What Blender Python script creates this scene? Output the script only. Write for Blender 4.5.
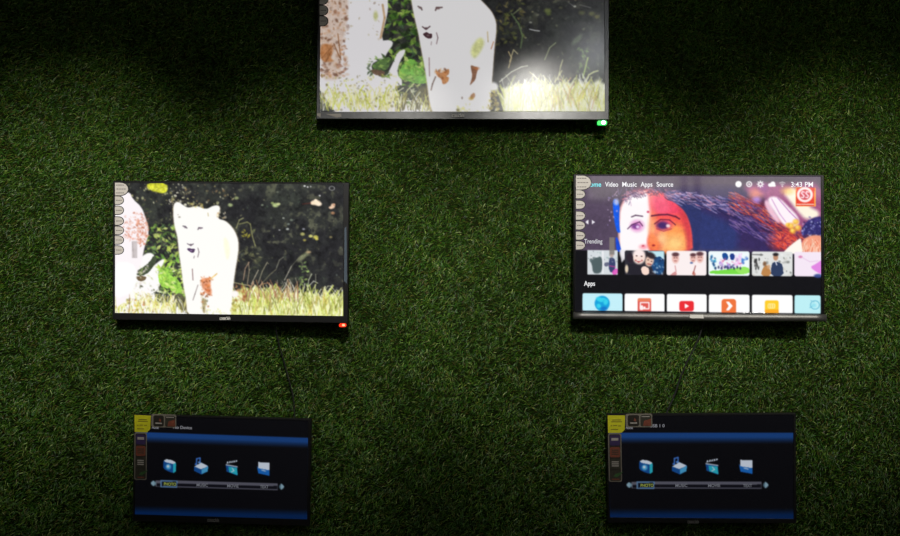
import bpy, bmesh, math, random
import numpy as np
from mathutils import Vector, Matrix, Euler

for o in list(bpy.data.objects):
    bpy.data.objects.remove(o)
scene = bpy.context.scene
COL = scene.collection
random.seed(7)

# ------------------------------------------------------------------ camera
CAM_Y, CAM_Z = -2.6, 1.6
PXM = 0.0031                       # metres per photo pixel on the wall plane
cam_d = bpy.data.cameras.new('camera')
cam_d.sensor_width = 36.0
cam_d.lens = (-CAM_Y / PXM) / 900.0 * 36.0
cam = bpy.data.objects.new('camera', cam_d)
cam.location = (0, CAM_Y, CAM_Z)
cam.rotation_euler = (math.radians(90), 0, 0)
COL.objects.link(cam)
scene.camera = cam

# ------------------------------------------------------------------ world, exposure
world = bpy.data.worlds.new('world')
scene.world = world
world.use_nodes = True
world.node_tree.nodes['Background'].inputs[0].default_value = (0.02, 0.022, 0.025, 1)
world.node_tree.nodes['Background'].inputs[1].default_value = 0.2
scene.view_settings.view_transform = 'Standard'
scene.view_settings.look = 'None'
scene.view_settings.exposure = 0.0
scene.view_settings.gamma = 1.0
scene.view_settings.use_curve_mapping = False
scene.cycles.use_denoising = True
scene.cycles.max_bounces = 6

# ------------------------------------------------------------------ lights
ROOM_X, ROOM_Y, ROOM_Z = 3.0, -4.6, 3.0
TRACK_Y, TRACK_Z = -1.9, 2.72
# added spots shaped to dim the wall's top and bottom: (lamp x, aim x, aim z, power, cone in degrees)
SPOTS = [(-0.75, -1.2, 1.62, 150, 36), (-0.12, -0.42, 1.60, 132, 35), (0.33, 0.42, 1.60, 132, 35), (1.6, 1.2, 1.62, 150, 36)]
DOWN = [(0.36, -3.33), (0.75, -2.4), (-1.2, -3.8)]


def spot_lamp(x, ax, az, power, cone):
    ld = bpy.data.lights.new('spot', 'SPOT')
    ld.energy = power
    ld.spot_size = math.radians(cone)
    ld.spot_blend = 0.95
    ld.shadow_soft_size = 0.08
    ld.color = (1.0, 0.97, 0.90)
    lo = bpy.data.objects.new('spot_beam', ld)
    p = Vector((x, TRACK_Y, TRACK_Z))
    d = Vector((ax, 0, az)) - p
    lo.location = p
    lo.rotation_euler = d.to_track_quat('-Z', 'Y').to_euler()
    COL.objects.link(lo)
    return p, d.normalized()


SPOT_PD = [spot_lamp(*s) for s in SPOTS]
for dx, dy in DOWN:
    ld = bpy.data.lights.new('downlight', 'AREA')
    ld.shape = 'DISK'
    ld.size = 0.15
    ld.energy = 5
    ld.color = (0.93, 0.97, 1.0)
    lo = bpy.data.objects.new('downlight_glow', ld)
    lo.location = (dx, dy, ROOM_Z - 0.03)
    COL.objects.link(lo)


# ------------------------------------------------------------------ helpers
def lin(c):
    return tuple(((v / 12.92) if v <= 0.04045 else ((v + 0.055) / 1.055) ** 2.4) for v in [q / 255.0 for q in c])


def mat(name, rgb, rough=0.5, metal=0.0, spec=0.5, emit=None, strength=0.0, noise=None, alpha=1.0):
    m = bpy.data.materials.new(name)
    m.use_nodes = True
    nt = m.node_tree
    b = nt.nodes['Principled BSDF']
    c = lin(rgb)
    b.inputs['Base Color'].default_value = (*c, 1)
    b.inputs['Roughness'].default_value = rough
    b.inputs['Metallic'].default_value = metal
    b.inputs['Specular IOR Level'].default_value = spec
    if emit:
        b.inputs['Emission Color'].default_value = (*lin(emit), 1)
        b.inputs['Emission Strength'].default_value = strength
    if noise:
        sc, amt = noise
        tc = nt.nodes.new('ShaderNodeTexCoord')
        n = nt.nodes.new('ShaderNodeTexNoise')
        n.inputs['Scale'].default_value = sc
        n.inputs['Detail'].default_value = 5
        nt.links.new(tc.outputs['Object'], n.inputs['Vector'])
        mx = nt.nodes.new('ShaderNodeMix')
        mx.data_type = 'RGBA'
        mx.inputs[6].default_value = (*[v * (1 - amt) for v in c], 1)
        mx.inputs[7].default_value = (*[min(1, v * (1 + amt)) for v in c], 1)
        nt.links.new(n.outputs['Fac'], mx.inputs[0])
        nt.links.new(mx.outputs[2], b.inputs['Base Color'])
    if alpha < 1:
        b.inputs['Alpha'].default_value = alpha
    return m


M = {
    'wall': mat('painted_plaster', (205, 200, 190), 0.8, noise=(6, .05)),
    'dark_wall': mat('dark_cladding', (46, 44, 42), 0.7, noise=(4, .15)),
    'ceiling': mat('ceiling_paint', (200, 198, 194), 0.9, noise=(5, .04)),
    'floor': mat('floor_tile', (70, 68, 64), 0.45, noise=(3, .15)),
    'black': mat('black_plastic', (17, 16, 17), 0.42, noise=(60, .2)),
    'black_gloss': mat('glossy_black_plastic', (14, 14, 15), 0.22, noise=(60, .1)),
    'gunmetal': mat('gunmetal_bezel', (74, 74, 74), 0.28, metal=0.75, noise=(45, .3)),
    'silver': mat('brushed_silver_bar', (112, 110, 107), 0.48, metal=0.8, noise=(35, .25)),
    'steel': mat('mount_steel', (60, 60, 62), 0.5, metal=0.8, noise=(30, .2)),
    'logo': mat('logo_print', (215, 212, 205), 0.4),
    'logo_dim': mat('logo_print_dim', (120, 118, 114), 0.5),
    'rim': mat('sticker_outline', (26, 22, 22), 0.5),
    'lobe': mat('sticker_white', (216, 209, 200), 0.5),
    'ink': mat('sticker_ink', (112, 102, 100), 0.6),
    'yellow': mat('sticker_yellow', (200, 196, 22), 0.55, noise=(90, .1)),
    'yellow_ink': mat('sticker_yellow_ink', (120, 112, 18), 0.6),
    'film': mat('sticker_film', (44, 40, 34), 0.35, noise=(80, .2)),
    'film_rim': mat('sticker_film_rim', (122, 116, 104), 0.4),
    'painted_gloss': mat('bezel_gloss_colour', (88, 100, 112), 0.3),  # flat colour for the gloss on the left set's bezel
    'st_purple': mat('sticker_purple', (54, 40, 80), 0.5, noise=(200, .4)),
    'st_pale': mat('sticker_pale', (165, 158, 150), 0.5, noise=(200, .3)),
    'st_orange': mat('sticker_orange', (118, 62, 44), 0.5, noise=(200, .4)),
    'st_dark': mat('sticker_dark', (52, 50, 40), 0.5, noise=(200, .5)),
    'st_green': mat('sticker_leaf_green', (54, 92, 46), 0.5, noise=(200, .3)),
    'cable': mat('cable_rubber', (11, 11, 11), 0.6),
    'red_led': mat('red_indicator', (230, 50, 25), 0.3, emit=(255, 52, 20), strength=1.0),
    'red_core': mat('red_indicator_core', (255, 150, 110), 0.3, emit=(255, 160, 120), strength=1.6),
    'green_led': mat('green_indicator', (10, 160, 60), 0.3, emit=(8, 200, 70), strength=1.3),
    'green_core': mat('green_indicator_core', (190, 255, 215), 0.3, emit=(190, 255, 220), strength=6.0),
    'text_white': mat('screen_text_white', (20, 20, 20), 0.4, emit=(246, 246, 248), strength=1.0),
    'text_cyan': mat('screen_text_cyan', (20, 20, 20), 0.4, emit=(120, 238, 245), strength=1.0),
    'text_dim': mat('screen_text_dim', (10, 10, 10), 0.4, emit=(205, 205, 210), strength=1.0),
    'lamp': mat('lamp_diffuser', (240, 240, 240), 0.4, emit=(245, 250, 255), strength=14.0),
    'daylit_glass': mat('daylit_frosted_glass', (220, 222, 220), 0.5, emit=(236, 230, 216), strength=3.0),
    'lamp_body': mat('lamp_housing', (30, 30, 30), 0.4),
}


def new_obj(name, mesh, parent=None):
    o = bpy.data.objects.new(name, mesh)
    COL.objects.link(o)
    if parent:
        o.parent = parent
    return o


def tag(o, label=None, cat=None, group=None, kind=None):
    if label: o['label'] = label
    if cat: o['category'] = cat
    if group: o['group'] = group
    if kind: o['kind'] = kind
    return o


class MB:
    """collects solids into one mesh with several materials"""
    def __init__(s):
        s.bm = bmesh.new()
        s.mats = []

    def mi(s, m):
        if m not in s.mats:
            s.mats.append(m)
        return s.mats.index(m)

    def box(s, x0, x1, y0, y1, z0, z1, m, bev=0.0, mtx=None):
        r = bmesh.ops.create_cube(s.bm, size=1.0)
        vs = r['verts']
        for v in vs:
            v.co = Vector(((x0 + x1) / 2 + v.co.x * (x1 - x0), (y0 + y1) / 2 + v.co.y * (y1 - y0), (z0 + z1) / 2 + v.co.z * (z1 - z0)))
        fs = list({f for v in vs for f in v.link_faces})
        i = s.mi(m)
        for f in fs: f.material_index = i
        if bev:
            es = list({e for v in vs for e in v.link_edges})
            r = bmesh.ops.bevel(s.bm, geom=es, offset=bev, segments=2, affect='EDGES')
            for f in r['faces']: f.material_index = i
        if mtx:
            vv = {v for f in s.bm.faces for v in f.verts} if bev else vs
            for v in vv: v.co = mtx @ v.co
        return s

    def prism(s, pts, y_front, y_back, m, mtx=None):
        """pts: (x,z) outline extruded from y_front to y_back"""
        i = s.mi(m)
        a = [s.bm.verts.new((x, y_front, z)) for x, z in pts]
        b = [s.bm.verts.new((x, y_back, z)) for x, z in pts]
        fs = [s.bm.faces.new(a), s.bm.faces.new(b[::-1])]
        n = len(pts)
        for k in range(n):
            fs.append(s.bm.faces.new((a[k], a[(k + 1) % n], b[(k + 1) % n], b[k])))
        for f in fs: f.material_index = i
        if mtx:
            for v in a + b: v.co = mtx @ v.co
        return s

    def cyl(s, p0, p1, r0, r1, m, seg=20):
        i = s.mi(m)
        p0, p1 = Vector(p0), Vector(p1)
        d = (p1 - p0).normalized()
        u = d.orthogonal().normalized(); w = d.cross(u)
        A = []; B = []
        for k in range(seg):
            a = 2 * math.pi * k / seg
            q = u * math.cos(a) + w * math.sin(a)
            A.append(s.bm.verts.new(p0 + q * r0)); B.append(s.bm.verts.new(p1 + q * r1))
        fs = [s.bm.faces.new(A[::-1]), s.bm.faces.new(B)]
        for k in range(seg):
            f = s.bm.faces.new((A[k], A[(k + 1) % seg], B[(k + 1) % seg], B[k])); f.smooth = True
            fs.append(f)
        for f in fs: f.material_index = i
        return s

    def build(s, name, parent=None):
        bmesh.ops.recalc_face_normals(s.bm, faces=s.bm.faces)
        me = bpy.data.meshes.new(name)
        s.bm.to_mesh(me)
        s.bm.free()
        for m in s.mats:
            me.materials.append(M[m])
        return new_obj(name, me, parent)


# ------------------------------------------------------------------ the room
def shell(name, x0, x1, y0, y1, z0, z1, m):
    return tag(MB().box(x0, x1, y0, y1, z0, z1, m).build(name), kind='structure')


shell('wall_back', -ROOM_X, ROOM_X, 0.012, 0.15, 0, ROOM_Z, 'dark_wall')
shell('wall_left', -ROOM_X - .12, -ROOM_X, ROOM_Y, 0.15, 0, ROOM_Z, 'wall')
shell('wall_right', ROOM_X, ROOM_X + .12, ROOM_Y, 0.15, 0, ROOM_Z, 'wall')
wf = MB()
wf.box(-ROOM_X, ROOM_X, ROOM_Y - .12, ROOM_Y, 0, 2.12, 'dark_wall')
wf.box(-ROOM_X, .86, ROOM_Y - .12, ROOM_Y, 2.12, ROOM_Z, 'wall')
wf.box(.86, ROOM_X, ROOM_Y - .12, ROOM_Y, 2.12, 2.42, 'dark_wall')
wf.box(.86, ROOM_X, ROOM_Y - .12, ROOM_Y, 2.86, ROOM_Z, 'wall')
tag(wf.build('wall_front'), kind='structure')
wn = MB()
wn.box(.86, ROOM_X, ROOM_Y - .08, ROOM_Y - .07, 2.42, 2.86, 'daylit_glass')
for xx in (.86, 1.69, 1.80, 2.94):
    wn.box(xx, xx + .045, ROOM_Y - .07, ROOM_Y - .02, 2.42, 2.86, 'lamp_body')
tag(wn.build('window_1'), kind='structure')
shell('floor', -ROOM_X, ROOM_X, ROOM_Y, 0.15, -.1, 0, 'floor')
shell('ceiling', -ROOM_X, ROOM_X, ROOM_Y, 0.15, ROOM_Z, ROOM_Z + .1, 'ceiling')


# ------------------------------------------------------------------ artificial turf
def turf():
    rng = np.random.default_rng(11)
    X1, Z0, Z1 = 1.72, 0.52, 2.72
    nd = 520000
    xa = rng.uniform(-X1, X1, nd); za = rng.uniform(Z0, Z1, nd)
    no = 170000
    xb = rng.uniform(-ROOM_X, ROOM_X, no); zb = rng.uniform(0, ROOM_Z, no)
    keep = ~((np.abs(xb) < X1) & (zb > Z0) & (zb < Z1))
    xb, zb = xb[keep], zb[keep]
    x = np.concatenate([xa, xb]); z = np.concatenate([za, zb])
    big = np.concatenate([np.ones(len(xa)), np.full(len(xb), 1.6)])
    n = len(x)
    # blade groups (tufts) lean together
    ph = (np.sin(x * 31 + 3 * np.sin(z * 17)) + np.sin(z * 37 + 2.3 * np.sin(x * 23)) + np.sin((x + z) * 61)) * 0.6
    ang = rng.uniform(0, 2 * np.pi, n) * 0.72 + ph + 0.6
    L = rng.uniform(0.007, 0.0175, n) * big
    out = rng.uniform(0.05, 0.75, n)                       # how far it stands off the mat
    dx = np.cos(ang); dz = np.sin(ang) * 0.8 - 0.25         # slight droop
    w = rng.uniform(0.0006, 0.0013, n) * big
    y0 = np.full(n, 0.008)
    base = np.stack([x, y0, z], 1)
    lean = np.sqrt(1 - out ** 2 * 0.8)
    mid = base + np.stack([dx * lean * L * .45, -out * L * .62, dz * lean * L * .45], 1)
    tip = base + np.stack([dx * lean * L * 1.05, -out * L * .80, dz * lean * L * 1.05 - L * .15], 1)
    # width direction, random twist
    tw = rng.uniform(-0.9, 0.9, n)
    side = np.stack([-dz * np.cos(tw), np.sin(tw), dx * np.cos(tw)], 1)
    side /= np.linalg.norm(side, axis=1)[:, None]
    W = side * w[:, None]
    V = np.stack([base - W, base + W, mid - W * .85, mid + W * .85, tip], 1).reshape(-1, 3)
    k = np.arange(n) * 5
    quads = np.stack([k, k + 1, k + 3, k + 2], 1)
    tris = np.stack([k + 2, k + 3, k + 4], 1)
    # backing mat with a drainage-fine grid
    mb = np.array([[-ROOM_X, .008, 0], [ROOM_X, .008, 0], [ROOM_X, .008, ROOM_Z], [-ROOM_X, .008, ROOM_Z],
                   [-ROOM_X, .012, 0], [ROOM_X, .012, 0], [ROOM_X, .012, ROOM_Z], [-ROOM_X, .012, ROOM_Z]])
    nv = len(V)
    V = np.concatenate([V, mb])
    box = np.array([[0, 1, 2, 3], [5, 4, 7, 6], [0, 4, 5, 1], [3, 2, 6, 7], [0, 3, 7, 4], [1, 5, 6, 2]]) + nv
    loops = np.concatenate([quads.ravel(), box.ravel(), tris.ravel()])
    nq = len(quads) + 6
    tot = np.concatenate([np.full(nq, 4), np.full(len(tris), 3)])
    start = np.concatenate([[0], np.cumsum(tot)[:-1]])
    me = bpy.data.meshes.new('artificial_turf')
    me.vertices.add(len(V)); me.vertices.foreach_set('co', V.ravel())
    me.loops.add(len(loops)); me.loops.foreach_set('vertex_index', loops.astype(np.int32))
    me.polygons.add(len(tot)); me.polygons.foreach_set('loop_start', start.astype(np.int32))
    me.update(calc_edges=True)
    # yarn colour of every blade
    pal = np.array([lin(c) for c in [(48, 84, 17), (60, 96, 20), (80, 114, 28), (36, 68, 15), (106, 134, 46), (98, 98, 38), (82, 74, 34), (148, 166, 96), (48, 98, 24)]])
    pr = [.20, .20, .13, .17, .06, .07, .05, .02, .10]
    ci = rng.choice(len(pal), n, p=pr)
    c = pal[ci] * rng.uniform(.72, 1.25, n)[:, None]
    patch = 1 + .16 * np.sin(x * 9 + 2 * np.sin(z * 6)) * np.sin(z * 11 + 1.5 * np.sin(x * 8))
    c = c * patch[:, None]
    cc = np.repeat(c, 5, axis=0)
    cc = np.concatenate([cc, np.tile(np.array(lin((24, 30, 14))), (8, 1))])
    rgba = np.concatenate([cc, np.ones((len(cc), 1))], 1).astype(np.float32)
    at = me.color_attributes.new('yarn', 'FLOAT_COLOR', 'POINT')
    at.data.foreach_set('color', rgba.ravel())
    m = bpy.data.materials.new('turf_yarn')
    m.use_nodes = True
    nt = m.node_tree
    b = nt.nodes['Principled BSDF']
    a = nt.nodes.new('ShaderNodeAttribute'); a.attribute_name = 'yarn'
    nt.links.new(a.outputs['Color'], b.inputs['Base Color'])
    b.inputs['Roughness'].default_value = 0.42
    b.inputs['Specular IOR Level'].default_value = 0.3
    me.materials.append(m)
    me.materials.append(mat('turf_backing', (30, 38, 16), 1.0, spec=0.0, noise=(80, .3)))
    mi = np.zeros(len(tot), np.int32); mi[len(quads):len(quads) + 6] = 1
    me.polygons.foreach_set('material_index', mi)
    o = new_obj('artificial_turf', me)
    tag(o, 'green artificial grass matting covering the whole wall behind the televisions', 'artificial grass', kind='stuff')


turf()

# ------------------------------------------------------------------ picture painter for the screens
CAMP = Vector((0, CAM_Y, CAM_Z))


def h2(ix, iy, seed):
    v = np.sin(ix * 127.1 + iy * 311.7 + seed * 74.7) * 43758.5453
    return v - np.floor(v)


def vnoise(x, y, s, seed=0):
    x = x / s; y = y / s
    ix = np.floor(x); iy = np.floor(y)
    fx = x - ix; fy = y - iy
    fx = fx * fx * (3 - 2 * fx); fy = fy * fy * (3 - 2 * fy)
    a = h2(ix, iy, seed); b = h2(ix + 1, iy, seed); c = h2(ix, iy + 1, seed); d = h2(ix + 1, iy + 1, seed)
    return a + (b - a) * fx + (c - a) * fy + (a - b - c + d) * fx * fy


def fbm(x, y, s, seed=0):
    return vnoise(x, y, s, seed) * .55 + vnoise(x, y, s / 2, seed + 5) * .28 + vnoise(x, y, s / 4, seed + 9) * .17


def smooth(pts, it=2):
    pts = [tuple(p) for p in pts]
    for _ in range(it):
        q = []
        n = len(pts)
        for i in range(n):
            a, b = pts[i], pts[(i + 1) % n]
            q.append((a[0] * .75 + b[0] * .25, a[1] * .75 + b[1] * .25))
            q.append((a[0] * .25 + b[0] * .75, a[1] * .25 + b[1] * .75))
        pts = q
    return pts


class Paint:
    """colours the pixels of a screen; coordinates run over the picture in photo pixels"""
    def __init__(s, quad, bg, per=2.0):
        (x0, y0), (x1, y1), (x2, y2), (x3, y3) = quad
        nx = int((x1 - x0) * per); ny = int((y3 - y0) * per)
        u, v = np.meshgrid(np.linspace(0, 1, nx + 1), np.linspace(0, 1, ny + 1))
        s.X = (x0 * (1 - u) + x1 * u) * (1 - v) + (x3 * (1 - u) + x2 * u) * v
        s.Y = (y0 * (1 - u) + y1 * u) * (1 - v) + (y3 * (1 - u) + y2 * u) * v
        s.c = np.empty(s.X.shape + (3,)); s.c[:] = np.array(bg) / 255.0

    def win(s, x0, y0, x1, y1, m=1.5):
        w = (s.X >= x0 - m) & (s.X <= x1 + m) & (s.Y >= y0 - m) & (s.Y <= y1 + m)
        r = np.where(w.any(1))[0]; c = np.where(w.any(0))[0]
        if len(r) == 0 or len(c) == 0: return None
        return slice(r[0], r[-1] + 1), slice(c[0], c[-1] + 1)

    def blend(s, sl, a, col):
        col = np.array(col, float) / 255.0
        a = np.clip(a, 0, 1)[..., None]
        s.c[sl] = s.c[sl] * (1 - a) + col * a

    def poly(s, pts, col, alpha=1.0, sm=0, soft=0.0):
        if sm: pts = smooth(pts, sm)
        xs = [p[0] for p in pts]; ys = [p[1] for p in pts]
        sl = s.win(min(xs), min(ys), max(xs), max(ys), 1.5 + soft)
        if sl is None: return
        acc = 0
        offs = [(0, 0)] if soft == 0 else [(dx * soft, dy * soft) for dx in (-.8, -.3, .3, .8) for dy in (-.8, -.3, .3, .8)]
        for ox, oy in offs:
            X = s.X[sl] + ox; Y = s.Y[sl] + oy
            ins = np.zeros(X.shape, bool)
            n = len(pts)
            for i in range(n):
                (ax, ay), (bx, by) = pts[i], pts[(i + 1) % n]
                if ay == by: continue
                ins ^= ((ay > Y) != (by > Y)) & (X < (bx - ax) * (Y - ay) / (by - ay) + ax)
            acc = acc + ins
        a = acc / len(offs) * alpha
        s.blend(sl, a, col)

    def rrect(s, x0, y0, x1, y1, r, col, alpha=1.0, tilt=0.0):
        sl = s.win(x0, y0, x1, y1 + 3)
        if sl is None: return
        X = s.X[sl]; Y = s.Y[sl] - (X - x0) * tilt
        dx = np.maximum(np.abs(X - (x0 + x1) / 2) - (x1 - x0) / 2 + r, 0)
        dy = np.maximum(np.abs(Y - (y0 + y1) / 2) - (y1 - y0) / 2 + r, 0)
        d = np.hypot(dx, dy) - r
        s.blend(sl, (0.25 - d) / .5 * alpha if alpha == 1 else np.clip((0.25 - d) / .5, 0, 1) * alpha, col)

    def ell(s, cx, cy, rx, ry, col, alpha=1.0, soft=0.25, ang=0.0, ring=None):
        m = max(rx, ry)
        sl = s.win(cx - m, cy - m, cx + m, cy + m, 1.5 + soft * m)
        if sl is None: return
        X = s.X[sl] - cx; Y = s.Y[sl] - cy
        ca, sa = math.cos(ang), math.sin(ang)
        U = (X * ca + Y * sa) / rx; V = (-X * sa + Y * ca) / ry
        d = np.sqrt(U * U + V * V)
        if ring: a = np.clip((ring - np.abs(d - 1)) / (ring * .5), 0, 1)
        else: a = np.clip((1 + soft - d) / (2 * soft), 0, 1)
        s.blend(sl, a * alpha, col)

    def line(s, pts, w, col, alpha=1.0):
        for (ax, ay), (bx, by) in zip(pts[:-1], pts[1:]):
            sl = s.win(min(ax, bx), min(ay, by), max(ax, bx), max(ay, by), w + 1)
            if sl is None: continue
            X = s.X[sl]; Y = s.Y[sl]
            L = max((bx - ax) ** 2 + (by - ay) ** 2, 1e-6)
            t = np.clip(((X - ax) * (bx - ax) + (Y - ay) * (by - ay)) / L, 0, 1)
            d = np.hypot(X - ax - t * (bx - ax), Y - ay - t * (by - ay))
            s.blend(sl, np.clip((w / 2 + .3 - d) / .6, 0, 1) * alpha, col)

    def specks(s, rng, box, n, size, cols, alpha=.9, region=None):
        x0, y0, x1, y1 = box
        for _ in range(n):
            x = rng.uniform(x0, x1); y = rng.uniform(y0, y1)
            if region and not region(x, y): continue
            r = rng.uniform(*size)
            s.ell(x, y, r, r * rng.uniform(.4, 1), cols[rng.integers(len(cols))], alpha * rng.uniform(.5, 1), .5, rng.uniform(0, 3))

    def leaves(s, rng, box, n, size, cols, alpha=1.0):
        x0, y0, x1, y1 = box
        for _ in range(n):
            x = rng.uniform(x0, x1); y = rng.uniform(y0, y1)
            L = rng.uniform(*size); a = rng.uniform(-1.2, 1.2) + (math.pi if rng.random() < .4 else 0)
            ca, sa = math.cos(a), math.sin(a); w = L * rng.uniform(.14, .26)
            s.poly([(x - ca * L / 2, y - sa * L / 2), (x - sa * w, y + ca * w), (x + ca * L / 2, y + sa * L / 2), (x + sa * w, y - ca * w)],
                   cols[rng.integers(len(cols))], alpha * rng.uniform(.6, 1), 0, .35)

    def grass(s, rng, x0, x1, ybase, n, h, w, cols, alpha=.9, top=None):
        for _ in range(n):
            x = rng.uniform(x0, x1); y = ybase + rng.uniform(-h[1] * .4, 0) if top is None else ybase + rng.uniform(top, 0)
            H = rng.uniform(*h); k = rng.uniform(-.55, .55)
            s.line([(x, y), (x + k * H * .4, y - H * .6), (x + k * H, y - H)], rng.uniform(*w), cols[rng.integers(len(cols))], alpha * rng.uniform(.6, 1))


def jungle(p, rng, box, sc=1.0):
    """dark thicket behind the lioness"""
    x0, y0, x1, y1 = box
    n = fbm(p.X, p.Y, 26 * sc, 3)
    n2 = fbm(p.X, p.Y, 9 * sc, 8)
    t = np.clip((n - .35) * 1.3 + (n2 - .5) * .7, 0, 1)[..., None]
    p.c[:] = np.array((40, 40, 42)) / 255 * (1 - t) + np.array((66, 72, 62)) / 255 * t
    n3 = fbm(p.X, p.Y, 5.5 * sc, 21); n4 = vnoise(p.X, p.Y, 30 * sc, 31)
    hl = np.clip((n3 - .60) * 7, 0, 1) * np.clip((n4 - .25) * 1.8, 0, 1)
    dk = np.clip((.38 - n3) * 6, 0, 1)
    p.c[:] = p.c * (1 - .5 * dk[..., None]) + np.array((18, 18, 20)) / 255 * .5 * dk[..., None]
    p.c[:] = p.c * (1 - .55 * hl[..., None]) + np.array((122, 124, 96)) / 255 * .55 * hl[..., None]
    p.specks(rng, box, int(170), (.5 * sc, 1.3 * sc), [(120, 124, 92), (96, 104, 84), (150, 148, 110), (84, 92, 88), (70, 84, 70)], .75)


def grain(p, amt=.16, s_=1.3):
    n = (vnoise(p.X, p.Y, s_, 41) - .5) + .8 * (vnoise(p.X, p.Y, s_ * 3, 43) - .5)
    k = amt * (1 - np.clip(p.c.min(-1) * 1.15 - .1, 0, 1))
    p.c[:] = p.c * (1 + 2 * (k * n)[..., None])
    return p


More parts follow.
